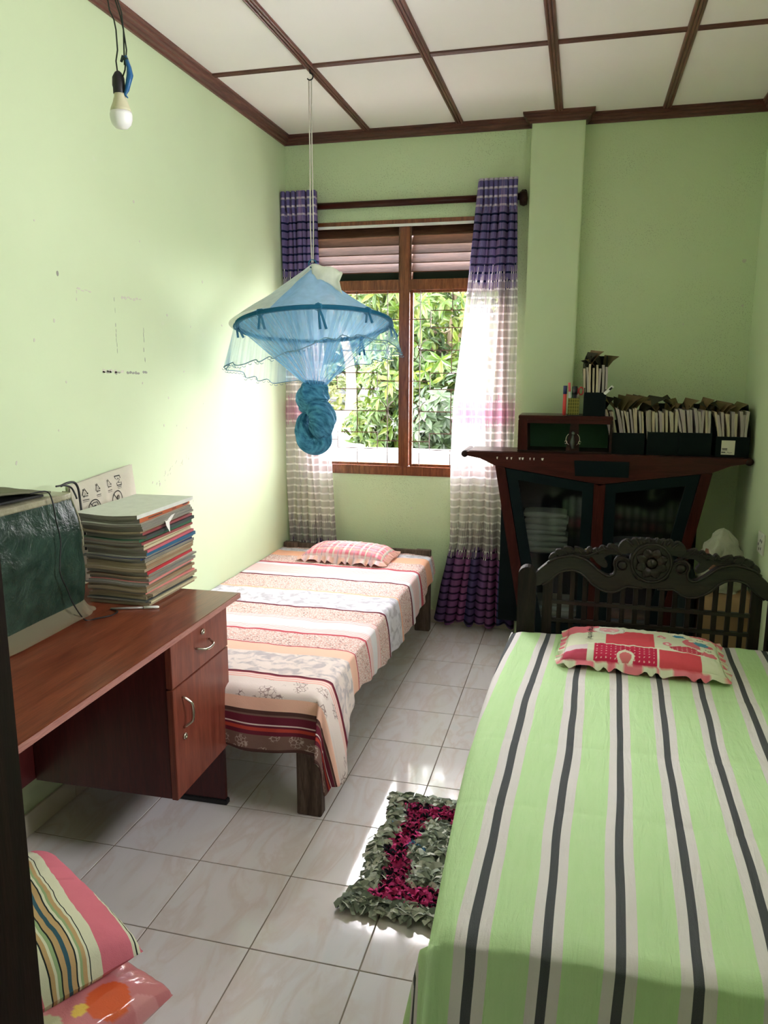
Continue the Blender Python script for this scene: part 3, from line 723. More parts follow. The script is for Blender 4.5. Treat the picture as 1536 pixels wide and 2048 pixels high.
# stiles, slats, rails
def arm_bottom(x):
    x = x if x <= HC else 2*HC-x
    pts = sorted(arm[32:], key=lambda p: p[0]); return interp(pts, x)
for xx in (1.284, 2*HC-1.284-.04):
    box('stile', (xx, xx+.040, HY-.012, HY+.014, .33, arm_bottom(xx+.02)+.02), m_carvez, bed2, bevel=.002)
ns = 15
for i in range(ns):
    xx = lerp(1.352, 2*HC-1.352, i/(ns-1)); box('slat', (xx-.0095, xx+.0095, HY-.006, HY+.006, .37, arm_bottom(xx)+.012), m_carvez, bed2, bevel=.0015, bseg=1)
zr = hb(700, 780)[1]
for z0 in (zr-.009, hb(480, 955)[1]-.009): box('rail', (1.30, 2*HC-1.30, HY-.010, HY+.010, z0, z0+.016), m_carve, bed2, bevel=.002)
box('rail', (1.257, 2*HC-1.257, HY-.014, HY+.014, .30, .40), m_carve, bed2, bevel=.003)
S0, S1, SY0, SY1, SZ = 1.186, 2.205, -.375, 1.405, .468
box('side_rail', (S0+.004, S0+.034, SY0+.04, HY-.03, .22, .36), m_carve, bed2, bevel=.003)
box('side_rail', (S1-.034, S1-.004, SY0+.04, HY-.03, .22, .36), m_carve, bed2, bevel=.003)
box('foot_rail', (S0+.034, S1-.034, SY0+.01, SY0+.04, .22, .36), m_carve, bed2, bevel=.003)
for xx in (S0+.004, S1-.064): box('leg', (xx, xx+.06, SY0+.008, SY0+.06, 0, .40), m_carvez, bed2, bevel=.004)
box('mattress', (S0+.006, S1-.006, SY0+.065, SY1, .361, SZ-.012), plain('ticking', (.6, .6, .62)), bed2, bevel=.02, bseg=3)

def spread2_mat():
    n = N('bedspread_green_stripe', .8, .1); uv = n.sep(n.coord('UV')); a, s = uv[0], uv[1]
    co = n.coord('UV')
    aa = n.ma('ADD', a, n.ma('MULTIPLY', n.ma('SUBTRACT', n.noise(n.sc(co, (3, 1.6, 1)), 1.0, 2), .5), .03))
    f = n.ma('FRACT', n.ma('DIVIDE', aa, .132)); d = n.ma('ABSOLUTE', n.ma('SUBTRACT', f, .5))
    weave = n.noise(n.sc(co, (900, 900, 1)), 1, 1)
    g = n.mix(n.noise(n.sc(co, (70, 8, 1)), 1, 3), (.56, .815, .42), (.64, .86, .50))
    c = n.mix(n.ma('LESS_THAN', d, .225), g, (.80, .76, .76))
    c = n.mix(n.ma('LESS_THAN', d, .068), c, n.mix(weave, (.045, .05, .06), (.15, .155, .165)))  # black stripes greyed, their sheen put into the colour
    n.col(c)
    wr = n.ma('ADD', n.noise(n.sc(co, (34, 5, 1)), 1, 4, .6, .6), n.ma('MULTIPLY', n.noise(n.sc(co, (7, 12, 1)), 1, 4), .6))
    n.bump(n.ma('ADD', wr, n.ma('MULTIPLY', n.noise(co, 350, 1), .06)), .55, .012)
    n.transl(c, .12); return n.m
m_sp2 = spread2_mat()
m = MB(); W2 = S1-S0+.012; L2 = SY1-SY0+.02; D2 = .19; SD = .20
def sp2(u, v):
    A = -SD+u*(W2+SD+.02); s = v*(L2+D2)           # left drop, top, then foot drop
    a = max(0, min(A, W2)); x = S0-.006+a; y = SY1+.004-min(s, L2)
    crown = .012*min(1, 6*a*(W2-a)/W2)
    z = SZ+.001+crown*.5+.0035*nz(a*6, s*2.4, 1)+.004*nz(a*16, s*1.3, 5)+.003*nz(a*3+s*4, s*5, 8)
    for (ya, am) in ((.98, .0022), (1.32, .0022), (.55, .0018)):   # fold creases
        z -= am*math.exp(-((s-ya)/.012)**2)
    ea = max(0, 1-a/.05); ez = max(0, 1-(L2-min(s, L2))/.045); z -= .016*ea**2+.014*ez**2
    head = max(0, 1-s/.06); z -= .02*head**2
    x -= (.010+.030*sin(pi*min(1, max(0, (y-SY0)/(SY1-SY0)))))*max(0, 1-a/.35)**1.5
    ds = max(0, s-L2); da = max(0, -A)
    BL = .010+.030*sin(pi*min(1, max(0, (y-SY0)/(SY1-SY0))))
    if ds > 0 and da <= 0:
        z = SZ-.013-ds*.97; y = SY0-.014-.03*(1-math.exp(-ds*9))-.0065*sin(a*24+.8)*ds/D2-.06*ds*ds/D2*2
    if da > 0 and ds <= 0:
        x = S0-.008-BL-.012*(1-math.exp(-da*12))-.006*sin(s*11)*da/SD-.004*sin(s*29+1)*da/SD; z = SZ-.015-da*.98
    if da > 0 and ds > 0:
        th = atan2(ds, da); q = max(ds/D2, da/SD); r_ = .016+.030*q+.012*q*sin(2*th)
        x = S0-.006-BL-r_*cos(th); y = SY0-.012-r_*sin(th)*1.3-.04*q*sin(th); z = SZ-.014-q*(D2-.006)*(1+.12*sin(2*th)**2)
    return (x, y, z)
m.grid(170, 260, sp2, 0, lambda u, v: (-SD+u*(W2+SD+.02)+.0325+.0238+.075*v, v*(L2+D2)))
o = m.build('bedspread', m_sp2, smooth=True, solid=.002, recalc=False)
tag(o, 'light green bedspread with black and white stripes over the right bed', 'bedspread')

def teddy(c, x, y, cx, cy, s, body):
    dx, dy = (x-cx)/s, (y-cy)/s
    def el(ax, ay, rx, ry): return ((dx-ax)/rx)**2+((dy-ay)/ry)**2 < 1
    cream = (.86, .84, .72)
    if el(0, -.9, .8, .8): c = body
    if el(-.9, -.5, .35, .3) or el(.9, -.6, .35, .3): c = cream
    if el(-.6, .75, .28, .28) or el(.6, .75, .28, .28): c = cream
    if el(0, .2, .85, .7): c = cream
    if el(-.28, .3, .09, .11) or el(.25, .3, .09, .11) or el(0, .08, .12, .08): c = (.05, .04, .05)
    return c
def patch(u, v, ruf=False):
    x, y = (u+1)/2, (v+1)/2
    red = (.72, .09, .12); pink = (.80, .20, .26); crm = (.74, .76, .60)
    if ruf: return crm if nz(u*5, v*5) > .0 else (.78, .22, .28)
    c = crm
    if x < .22 and y > .60: c = pink
    if .27 < x < .58 and .27 < y < .68: c = red
    if .20 < x < .60 and y < .27: c = (.60, .03, .09) if ((x*34) % 1-.5)**2+((y*22) % 1-.5)**2 > .018 else (.86, .6, .6)
    if .60 < x < .86 and y < .24: c = red
    if abs(y-.265) < .008 and x > .15: c = (.86, .84, .72)
    if abs(x-.60) < .006 and y < .27: c = (.86, .84, .72)
    if x > .82 and y > .80: c = pink if ((x*34) % 1-.5)**2+((y*22) % 1-.5)**2 > .02 else (.9, .7, .7)
    d = sqrt(((x-.29)*1.6)**2+(y-.72)**2)
    if d < .17: c = (.82, .80, .74)
    if d < .10: c = (.85, .38, .46) if nz(x*40, y*30) > -.2 else (.86, .75, .72)
    if .155 < d < .165 or .10 < d < .108: c = (.55, .5, .46)
    for (px_, py_) in ((.60, .90), (.63, .62), (.66, .42)):
        d = sqrt(((x-px_)*1.6)**2+(y-py_)**2)
        if d < .045: c = (.80, .25, .32)
        if d < .018: c = (.9, .8, .75)
    if ((x-.86)/.10)**2+((y-.55)/.14)**2 < 1: c = pink
    if ((x-.80)/.13)**2+((y-.33)/.07)**2 < 1: c = (.62, .07, .12) if ((x*34) % 1-.5)**2+((y*22) % 1-.5)**2 > .018 else (.88, .7, .7)
    c = teddy(c, x*1.6, y, .745*1.6, .80, .085, (.07, .30, .50)); c = teddy(c, x*1.6, y, .88*1.6, .68, .10, (.12, .36, .55)); c = teddy(c, x*1.6, y, .92*1.6, .42, .10, (.78, .2, .26))
    if ((x-.40)/.055)**2+((y-.06)/.09)**2 < 1: c = (.86, .80, .70) if ((x-.40)/.038)**2+((y-.06)/.06)**2 > 1 else (.74, .2, .22)
    if x < .16 and y < .24: c = (.74, .62, .66) if y > .13 else (.55, .08, .14)
    return c
Mp = Matrix.Translation((1.655, 1.17, SZ+.012)) @ Matrix.Rotation(radians(-3), 4, 'Z')
pil2, ppos = make_pillow('pillow', 'red and cream patchwork printed pillow with frilled edge on the green bedspread', .545, .34, .072, m_print, patch, Mp, .022, res=230)
# writing on the pillow
def text_mesh(body, size):
    cu = bpy.data.curves.new('lettering', 'FONT'); cu.body = body; cu.size = size; cu.align_x = 'CENTER'; cu.align_y = 'CENTER'; cu.resolution_u = 3
    ob = bpy.data.objects.new('lettering', cu); COL.objects.link(ob); bpy.context.view_layer.update()
    me = bpy.data.meshes.new_from_object(ob.evaluated_get(bpy.context.evaluated_depsgraph_get())); bpy.data.objects.remove(ob); bpy.data.curves.remove(cu)
    vs = [v.co.copy() for v in me.vertices]; fs = [tuple(p.vertices) for p in me.polygons]; bpy.data.meshes.remove(me); return vs, fs
m_ink = plain('black_print_ink', (.02, .02, .02), .7, .1)
vs, fs = text_mesh('Happi everday!', .034)
m = MB(); out = []
for v in vs:
    px_, py_ = -.200+.02+v.y*.9, .020-v.x*.72
    q = ppos(px_/(.545/2), py_/(.34/2)); out.append((q[0], q[1], q[2]+.0032))
m.add(out, fs); m.build('lettering', m_ink, pil2, recalc=False)

# ================================================================ DARK WINGED CABINET
CY = 2.36; CB = 2.605; CXc = 1.511
cab = thing('cabinet', 'dark red-brown winged cabinet with two slanted glass doors behind the carved headboard', 'cabinet', (CXc, 2.55, 0))
box('top_board', (.835, 2.188, CY+.01, CB, 1.072, 1.094), m_cabredx, cab, bevel=.004)
for sg in (-1, 1):
    X = CXc+sg*.706
    m = MB(); m.lathe([(.004, CY-.006), (.016, CY-.004), (.019, CY+.01), (.019, CB-.004), (.006, CB)], 16, (CXc+sg*.695, 0, 1.077), 'y'); m.build('wing_tip', m_darkwood, cab, smooth=True)
def mc(p, sg): return [(CXc+sg*(x-CXc), z) for x, z in p]
# front fascia: tapering wing beam
fasc = [(.818, 1.090), (CXc, 1.092), (CXc, .930), (1.489, .944), (1.031, 1.012), (.979, 1.020), (.90, 1.055), (.83, 1.068)]
for sg in (1, -1):
    m = MB(); m.prism(mc(fasc, sg), CY, CY+.022, 'y'); m.build('fascia', m_cabredx, cab, bevel=.002)
m = MB(); m.prism([(1.380, 1.060), (1.650, 1.060), (1.650, .980), (1.388, .980)], CY-.003, CY+.001, 'y'); m.build('inset_panel', m_cabblack, cab, bevel=.001)
chips = MB(); rc_ = random.Random(3)
for xx in (.985, 1.035, 1.058, 1.10, 1.115, 1.155, 1.175, 1.215):
    w = rc_.uniform(.006, .014); chips.prism([(xx, 1.066), (xx+w, 1.067), (xx+w*.7, 1.054), (xx+w*.15, 1.056)], CY-.0012, CY, 'y')
o = chips.build('chipped_veneer', m_outlet, cab); o['kind'] = 'stuff'
# legs (slanted outer stiles), centre post, base
legp = [(.979, 1.018), (1.031, 1.011), (1.16, .40), (1.195, .06), (1.15, 0), (1.145, .03), (1.10, .30)]
legp = [(.979, 1.018), (1.031, 1.011), (1.200, .12), (1.200, 0), (1.150, 0), (1.147, .10)]
for sg in (1, -1):
    m = MB(); m.prism(mc(legp, sg), CY, CY+.022, 'y'); m.build('stile', m_cabred, cab, bevel=.002)
    sd = [(.990, 1.015), (1.002, 1.015), (1.168, .10), (1.168, 0), (1.156, 0), (1.156, .10)]
    m = MB(); m.prism(mc(sd, sg), CY+.022, CB-.004, 'y'); m.build('side_panel', m_cabred, cab)
box('centre_post', (1.484, 1.541, CY, CY+.022, .10, .945), m_cabred, cab, bevel=.002)
box('plinth', (1.170, 1.852, CY+.002, CY+.022, .05, .12), m_cabredx, cab, bevel=.002)
box('back_panel', (.995, 2.025, CB-.008, CB, .10, 1.07), m_cabblack, cab)
box('inner_shelf', (1.10, 1.92, CY+.045, CB-.010, .535, .550), m_cabblack, cab)
box('inner_shelf', (1.165, 1.857, CY+.045, CB-.010, .12, .135), m_cabblack, cab)
def inset(p, d0, d1, d2, d3):
    (a, b, c, d) = p; return p
dout = [(1.034, 1.008), (1.484, .942), (1.484, .125), (1.203, .125)]
din = [(1.099, .948), (1.428, .899), (1.428, .185), (1.250, .185)]
for sg in (1, -1):
    m = MB(); O = mc(dout, sg); I = mc(din, sg)
    vs = [(x, CY+.004, z) for x, z in O+I]+[(x, CY+.022, z) for x, z in O+I]
    fs = []
    for k in range(4):
        k2 = (k+1) % 4
        fs += [(k, k2, 4+k2, 4+k), (8+k, 12+k, 12+k2, 8+k2), (k, 8+k, 8+k2, k2), (4+k, 4+k2, 12+k2, 12+k)]
    m.add(vs, fs); dr = m.build('door', m_cabblack, cab, bevel=.0015)
    m = MB(); m.prism(I, CY+.012, CY+.015, 'y'); m.build('glass_pane', m_cabglass, dr)
    m = MB(); hx = CXc+sg*(1.460-CXc); m.lathe([(.002, CY-.012), (.006, CY-.010), (.006, CY-.004), (.003, CY+.005)], 10, (hx, 0, .60), 'y'); m.build('knob', m_metal, dr, smooth=True)
# folded clothes on the inner shelves
cl_cols = [(.55, .5, .45), (.10, .12, .16), (.60, .52, .42), (.55, .22, .18), (.45, .42, .38), (.16, .2, .24), (.62, .6, .55), (.3, .28, .35)]
cnt = 0
for (xa, xb, z0, nn) in ((1.13, 1.36, .5515, 7), (1.60, 1.83, .5515, 3), (1.20, 1.42, .1365, 5), (1.56, 1.80, .1365, 4)):
    z = z0; rr = random.Random(int(xa*100))
    for k in range(nn):
        t = rr.uniform(.022, .038); j = rr.uniform(-.012, .012); c = cl_cols[(k*3+cnt) % 8]
        m = MB()
        def cf(u, v, t=t, z=z, j=j, xa=xa, xb=xb, k=k):
            a = 2*pi*u; e = .5; cu, su = cos(a), sin(a)
            px_ = (abs(cu)**e)*(1 if cu > 0 else -1); pz = (abs(su)**.8)*(1 if su > 0 else -1)
            wv = .35*nz(px_*1.5+k*5, v*3, z*30)
            return ((xa+xb)/2+j+px_*(xb-xa)/2, lerp(CY+.06, CY+.225, v), z+t/2+pz*t*.49*(1+0*wv)-(0 if pz < .2 else .006*abs(wv)))
        m.grid(28, 8, cf); m.f.append(tuple(reversed(range(28)))); m.mi.append(0); m.f.append(tuple(range(8*29, 8*29+28))); m.mi.append(0)
        o = m.build('folded_cloth', plain('folded_cloth_fabric', c, .9, .05, bump=.3), smooth=True)
        side = 'left' if xa < 1.5 else 'right'; lev = 'upper' if z0 > .5 else 'lower'
        tag(o, f'{ORD[k]} folded garment from the bottom on the {lev} shelf behind the {side} glass door', 'clothing', f'folded clothes behind the {side} cabinet door, {lev} shelf')
        z += t; cnt += 1
# riser shelf standing on the cabinet
rs = thing('riser_shelf', 'small dark wooden open shelf box standing on the cabinet top', 'shelf', (1.32, 2.5, 1.095))
RZ = 1.0945
box('top', (1.090, 1.560, CY+.02, CY+.235, 1.262, 1.284), m_cabredx, rs, bevel=.003)
box('base', (1.090, 1.560, CY+.02, CY+.235, RZ, RZ+.010), m_darkwood, rs, bevel=.001)
m = MB(); m.hexa([(1.090, CY+.02, RZ+.010), (1.142, CY+.02, RZ+.010), (1.142, CY+.235, RZ+.010), (1.090, CY+.235, RZ+.010), (1.090, CY+.02, 1.262), (1.136, CY+.02, 1.262), (1.136, CY+.235, 1.262), (1.090, CY+.235, 1.262)]); m.build('side', m_cabred, rs, bevel=.002)
box('side', (1.548, 1.560, CY+.02, CY+.235, RZ+.010, 1.262), m_darkwood, rs, bevel=.001)
box('front_lip', (1.136, 1.548, CY+.02, CY+.032, 1.244, 1.262), m_cabredx, rs, bevel=.001)
m = MB(); m.prism([(1.334, RZ+.010), (1.402, RZ+.010), (1.394, 1.244), (1.354, 1.244)], CY+.024, CY+.04, 'y'); m.build('centre_post', m_darkwood, rs, bevel=.001)
m_greenp = plain('green_painted_back', (.045, .11, .06), .6, .1)
box('back', (1.09, 1.56, CY+.228, CY+.234, RZ+.010, 1.262), m_greenp, rs)
# metal ornament on its post
orn = thing('ornament', 'small silver butterfly-shaped ornament on the post of the riser shelf', 'ornament', (1.368, CY+.02, 1.16))
m = MB()
for sg in (-1, 1):
    m.tube([(1.368+sg*(.010+.024*sin(t)), CY+.020, 1.165+.030*cos(t)) for t in [pi*.15+pi*.75*i/10 for i in range(11)]], .0022, 6)
    m.tube([(1.368+sg*(.034+.006*cos(t)), CY+.019, 1.150+.008*sin(t)) for t in [2*pi*i/9 for i in range(9)]], .0022, 6)
m.build('wing_scroll', m_metal, orn, smooth=True)['kind'] = 'stuff'
m = MB(); m.lathe([(.002, 1.188), (.008, 1.192), (.009, 1.200), (.002, 1.206)], 6, (1.368, CY+.018, 0)); m.tube([(1.368, CY+.019, 1.19), (1.366, CY+.018, 1.15), (1.370, CY+.018, 1.118)], [.004, .012, .008], 8); m.build('body', plain('dull_pewter', (.10, .11, .10), .4, .5, .6), orn, smooth=True)

# ---- file boxes and their papers
m_filebox = plain('file_box_dark_board', (.003, .008, .009), .5, .12)
m_pages = None
def pages_mat(name, a, b, k=420, axis=0):
    n = N(name, .9, .05); s = n.sep(n.coord('UV')); v = s[0]
    f = n.noise(n.comb(n.ma('MULTIPLY', v, k), n.ma('MULTIPLY', s[1], 2.0), 0), 1, 2)
    n.col(n.mix(n.ramp(f, [(.35, 0), (.65, 1)]), a, b)); n.bump(f, .35, .002); return n.m
m_pg = [pages_mat('file_pages_grey', (.30, .27, .24), (.62, .57, .52)), pages_mat('file_pages_cream', (.40, .34, .24), (.70, .62, .48)), pages_mat('file_pages_mauve', (.34, .28, .28), (.60, .54, .54))]
m_cover = [plain('manila_cover_olive', (.16, .13, .06), .8, .1, vary=.35, scale=14), plain('manila_cover_brown', (.20, .14, .075), .8, .1, vary=.3, scale=14), plain('file_cover_dark', (.05, .05, .035), .8, .1, vary=.3)]
def file_box(x0, x1, y0, zb, front_h, back_h, depth, label):
    r = thing('file_box', label, 'file box', ((x0+x1)/2, y0+depth/2, zb), 'dark file boxes on the cabinet')
    t = .004; y1 = y0+depth
    box('base', (x0, x1, y0, y1, zb, zb+t), m_filebox, r)
    box('front', (x0, x1, y0, y0+t, zb+t, zb+front_h), m_filebox, r)
    box('back', (x0, x1, y1-t, y1, zb+t, zb+back_h), m_filebox, r)
    for xs in (x0, x1-t):
        m = MB(); m.prism([(y0+t, zb+t), (y1-t, zb+t), (y1-t, zb+back_h), (y1-.09, zb+back_h), (y0+t, zb+front_h)], xs, xs+t, 'x'); m.build('side', m_filebox, r)
    return r
def bundle(x0, x1, y0, zb, hpg, n, lean, label, group, seed, depth=.165, curl=1.0, cov=.8):
    rr = random.Random(seed); w = (x1-x0)/n
    for i in range(n):
        th = w*rr.uniform(.72, .92); xb = x0+w*(i+.5); h = hpg*rr.uniform(.93, 1.03); f = (i+.5)/n
        ln = lerp(lean[0], lean[1], f)+rr.uniform(-.004, .004); bow = rr.uniform(-.006, .008); yy = y0+rr.uniform(0, .010)
        m = MB(); K = 8
        def xo(t): return ln*(t**1.3)*(1 if t < 2 else 1)+bow*sin(pi*min(t, 1))
        tk = th/2
        vs = []; uvs = []
        for k in range(K+1):
            t = k/K; z = zb+h*t; fl = 1+.25*t*abs(rr.random())
            for (dx, dy) in ((-tk, 0), (tk*fl, 0), (tk*fl, depth), (-tk, depth)): vs.append((xb+dx+xo(t), yy+dy, z)); uvs.append((dx, t))
        fs = [(k*4+a, k*4+(a+1) % 4, k*4+4+(a+1) % 4, k*4+4+a) for k in range(K) for a in range(4)]+[(3, 2, 1, 0), (K*4, K*4+1, K*4+2, K*4+3)]
        m.add(vs, fs); m.uv = dict(enumerate(uvs))
        o = m.build('paper_file', m_pg[rr.randrange(3)], recalc=True); tag(o, label.replace('old paper file packed', ORD[i]+' old paper file from the left'), 'paper file', group)
        if rr.random() < cov:
            c = MB(); hc = h*1.06+.035*rr.uniform(.6, 1.5)*curl; sdir = 1 if rr.random() < .65 else -1; cu = rr.uniform(.012, .030)*sdir
            ya, yb_ = yy+depth*rr.uniform(.2, .35), yy+depth*1.03
            tw_ = rr.uniform(.012, .030)*sdir
            c.grid(10, 5, lambda u, v: (xb-tk-.0008+(lambda t: xo(t)+cu*max(0, t-.92)**1.5*10+tw_*max(0, t-.88)*6*(.5-v))(hc/h*u), lerp(ya, yb_, v), zb+hc*u-(.010*(1-v) if u > .95 else 0)))
            c.build('cover', m_cover[rr.randrange(3)], o, solid=.0012, recalc=False)
y0 = CY+.04; zb = 1.0945
file_box(1.548, 1.718, y0, zb, .108, .16, .195, 'dark file box on the cabinet directly right of the riser shelf')
file_box(1.730, 1.880, y0, zb, .115, .25, .195, 'dark file box standing second from the riser shelf on the cabinet')
file_box(1.882, 2.032, y0, zb, .115, .25, .195, 'dark file box standing third from the riser shelf on the cabinet')
fb4 = file_box(2.052, 2.205, y0, zb, .10, .25, .195, 'dark file box with a white paper label at the right wall')
box('label', (2.078, 2.140, y0-.0012, y0-.0004, zb+.012, zb+.082), plain('label_paper', (.72, .70, .58), .8, .1, vary=.05), fb4)
ink = MB()
for k, (xx, zz, w, hh) in enumerate(((2.082, zb+.040, .024, .0035), (2.084, zb+.034, .022, .003), (2.080, zb+.022, .018, .004), (2.106, zb+.024, .006, .0018), (2.112, zb+.021, .007, .0018), (2.120, zb+.022, .008, .0016))):
    ink.box(xx, xx+w, y0-.0018, y0-.0012, zz, zz+hh)
ink.build('print', m_ink, fb4)
bundle(1.562, 1.716, y0+.006, zb+.004, .222, 14, (-.055, -.010), 'old paper file packed in the dark box right of the riser shelf', 'paper files in the first box', 11, curl=1.3)
bundle(1.737, 1.874, y0+.006, zb+.004, .215, 10, (-.022, -.008), 'old paper file packed in the second dark box from the riser shelf', 'paper files in the second box', 12)
bundle(1.889, 2.026, y0+.006, zb+.004, .225, 10, (-.040, .000), 'old paper file packed in the third dark box from the riser shelf', 'paper files in the third box', 13)
bundle(2.060, 2.198, y0+.006, zb+.004, .215, 10, (-.030, -.002), 'old paper file packed in the dark box by the right wall', 'paper files in the fourth box', 14, curl=1.2)
file_box(1.412, 1.520, CY+.035, 1.2845, .118, .30, .19, 'dark file box standing on top of the riser shelf')
bundle(1.420, 1.512, CY+.041, 1.2885, .25, 8, (-.022, .012), 'old paper file packed in the box on top of the riser shelf', 'paper files in the box on the riser shelf', 15, curl=1.4)
# pens, scissors and holder on the riser
ph = thing('pen_holder', 'square mesh-patterned yellow and black pen holder on the riser shelf', 'pen holder', (1.365, CY+.075, 1.284))
hx0, hx1, hy0, hy1, hz = 1.335, 1.392, CY+.045, CY+.105, 1.2845
nh = N('holder_yellow_weave', .5, .3); vv = nh.sep(nh.coord('Object'))
ln_ = nh.ma('MAXIMUM', nh.ma('LESS_THAN', nh.ma('FRACT', nh.ma('MULTIPLY', vv[0], 90)), .22), nh.ma('LESS_THAN', nh.ma('FRACT', nh.ma('MULTIPLY', vv[2], 60)), .16))
nh.col(nh.mix(ln_, (.10, .10, .012), (.30, .26, .05)))
for b in ((hx0, hx1, hy0, hy0+.003), (hx0, hx1, hy1-.003, hy1), (hx0, hx0+.003, hy0+.003, hy1-.003), (hx1-.003, hx1, hy0+.003, hy1-.003)):
    box('wall', (b[0], b[1], b[2], b[3], hz+.004, hz+.088), nh.m, ph)
box('base', (hx0-.002, hx1+.002, hy0-.002, hy1+.002, hz, hz+.004), m_black, ph)
def pen(x, y, z, L, r, c, capc, label, tilt=(0, 0), cat='marker pen', nm='marker_pen'):
    p = thing(nm, label, cat, (x, y, z)); dx, dy = tilt
    m = MB(); m.tube([(x, y, z), (x+dx*L*.72, y+dy*L*.72, z+L*.72)], r, 10); m.build('barrel', plain('pen_barrel', c, .3, .5), p, smooth=True)
    m = MB(); m.tube([(x+dx*L*.72, y+dy*L*.72, z+L*.72), (x+dx*L, y+dy*L, z+L)], r*1.08, 10); m.build('cap', plain('pen_cap', capc, .3, .5), p, smooth=True)
pen(1.318, CY+.06, 1.2845, .150, .0095, (.65, .06, .05), (.012, .03, .14), 'red-barrelled marker with a blue cap standing left of the pen holder')
pen(1.347, CY+.06, 1.290, .160, .006, (.75, .75, .72), (.75, .14, .16), 'slim white pen with a red cap in the pen holder', (-.06, 0), 'pen', 'pen')
pen(1.352, CY+.09, 1.290, .140, .007, (.03, .12, .05), (.02, .08, .05), 'green marker in the pen holder', (.05, 0))
pen(1.366, CY+.07, 1.290, .142, .0095, (.02, .02, .03), (.01, .012, .02), 'thick black marker in the pen holder', (.02, 0))
sc_ = thing('scissors', 'red-handled scissors standing handles up in the pen holder', 'scissors', (1.382, CY+.08, 1.29))
for sg in (-1, 1):
    m = MB(); m.tube([(1.384+sg*.013+.011*cos(t), CY+.08, 1.408+.019*sin(t)) for t in [2*pi*i/16 for i in range(16)]], .0035, 8, closed=True); m.build('handle', plain('red_plastic', (.55, .04, .05), .35, .5), sc_, smooth=True)
m = MB(); m.box(1.378, 1.386, CY+.079, CY+.082, 1.292, 1.392); m.build('blade', m_metal, sc_)
rm = thing('small_device', 'small white plastic gadget lying across the front of the box on the riser shelf', 'gadget', (1.53, CY+.05, 1.38))
m = MB(); m.hexa([(1.505, CY+.03, 1.400), (1.517, CY+.03, 1.390), (1.517, CY+.038, 1.390), (1.505, CY+.038, 1.400), (1.545, CY+.03, 1.440), (1.557, CY+.03, 1.430), (1.557, CY+.038, 1.430), (1.545, CY+.038, 1.440)])
m.build('case', m_white, rm, bevel=.002)
m = MB(); m.hexa([(1.531, CY+.028, 1.419), (1.538, CY+.028, 1.413), (1.538, CY+.031, 1.413), (1.531, CY+.031, 1.419), (1.543, CY+.028, 1.431), (1.550, CY+.028, 1.425), (1.550, CY+.031, 1.425), (1.543, CY+.031, 1.431)]); m.build('display', m_black, rm)

# sack and cardboard in the corner right of the cabinet
m_sack = plain('woven_sack', (.40, .41, .33), .8, .1, vary=.2, scale=20, bump=.4); m_card = plain('cardboard', (.30, .19, .10), .85, .1, vary=.2)
box_c = thing('cardboard_box', 'brown cardboard box on the floor in the corner behind the headboard', 'box', (2.10, 2.1, 0))
m = MB(); m.box(1.98, 2.20, 1.98, 2.26, 0, .50); m.build('carton', m_card, box_c, bevel=.002)
m = MB(); m.hexa([(1.98, 1.975, .50), (2.2, 1.975, .50), (2.2, 1.98, .50), (1.98, 1.98, .50), (1.99, 1.91, .44), (2.19, 1.92, .43), (2.19, 1.925, .43), (1.99, 1.915, .44)]); m.build('flap', m_card, box_c)
def lump(name, mat, parent, cx, cy, z0, z1, rx, ry, seed, tw=0, topk=.6, smooth=True, crump=0):
    m = MB()
    def f(u, v):
        a = 2*pi*u; t = v; r = (1-.25*t*t)*(sin(pi*min(1, .12+t*.88)**.8)**.35 if t < .999 else 0)*1.0
        r = (.9+.1*sin(pi*t))*(1 if t < topk else max(0, 1-((t-topk)/(1-topk))**2.2)**.5)
        r *= 1-(.45*t*t if crump else 0)
        k = 1+(.22*nz(cos(a)*3+seed, sin(a)*3+t*5, t*9)+.14*nz(cos(a)*8, sin(a)*8, t*17) if crump else 0)+.12*nz(cos(a)*2+seed, sin(a)*2, t*4)+.05*nz(cos(a)*6, sin(a)*6+seed, t*11)
        return (cx+cos(a)*rx*r*k, cy+sin(a)*ry*r*k, lerp(z0, z1, t)+.008*nz(a, t*6, seed))
    m.grid(40, 26, f); return m.build(name, mat, parent, smooth=smooth)
sk = thing('sack', 'pale crumpled woven sack with print standing in the corner beside the cabinet', 'sack', (2.06, 2.1, .5))
lump('bag', m_sack, sk, 2.075, 2.13, .502, .79, .10, .11, 4, crump=1)
m = MB(); m.grid(10, 6, lambda u, v: (1.985+.075*u+.01*nz(u*5, v*5), 2.02-.008*sin(u*6)+.02*nz(u*8, v*8, 3), .63+.085*v*(1-.7*u)-.03*u+.02*nz(u*7, v*4, 9))); m.build('torn_label', plain('brown_paper', (.25, .13, .10), .8, .1, vary=.3), sk, solid=.001, recalc=False)
ml = MB()
for k in range(5): ml.box(2.075+k*.009, 2.080+k*.009, 2.016-.0*k, 2.0166, .590+.004*k, .596+.005*k)
ml.build('print', m_ink, sk)
bg = thing('dark_bundle', 'dark cloth bag slumped on the floor right of the cabinet', 'bag', (1.93, 2.2, 0)); lump('bag', plain('dark_cloth', (.012, .02, .02), .8, .1, bump=.3), bg, 1.925, 2.13, 0, .62, .05, .10, 9, topk=.8)

# power socket on the right wall
so = thing('power_socket', 'white double power socket with switches on the right wall', 'socket', (XR, 2.07, .74))
box('plate', (XR-.009, XR-.0005, 2.015, 2.125, .692, .792), m_outlet, so, bevel=.003)
for dy, dz in ((-.03, .012), (.0, .012), (.03, -.01), (-.02, -.022), (.012, -.028)):
    box('pin_hole', (XR-.0098, XR-.0088, 2.07+dy-.004, 2.07+dy+.004, .742+dz-.006, .742+dz+.006), m_black, so)
box('rocker', (XR-.012, XR-.009, 2.035, 2.05, .775, .787), m_white, so)

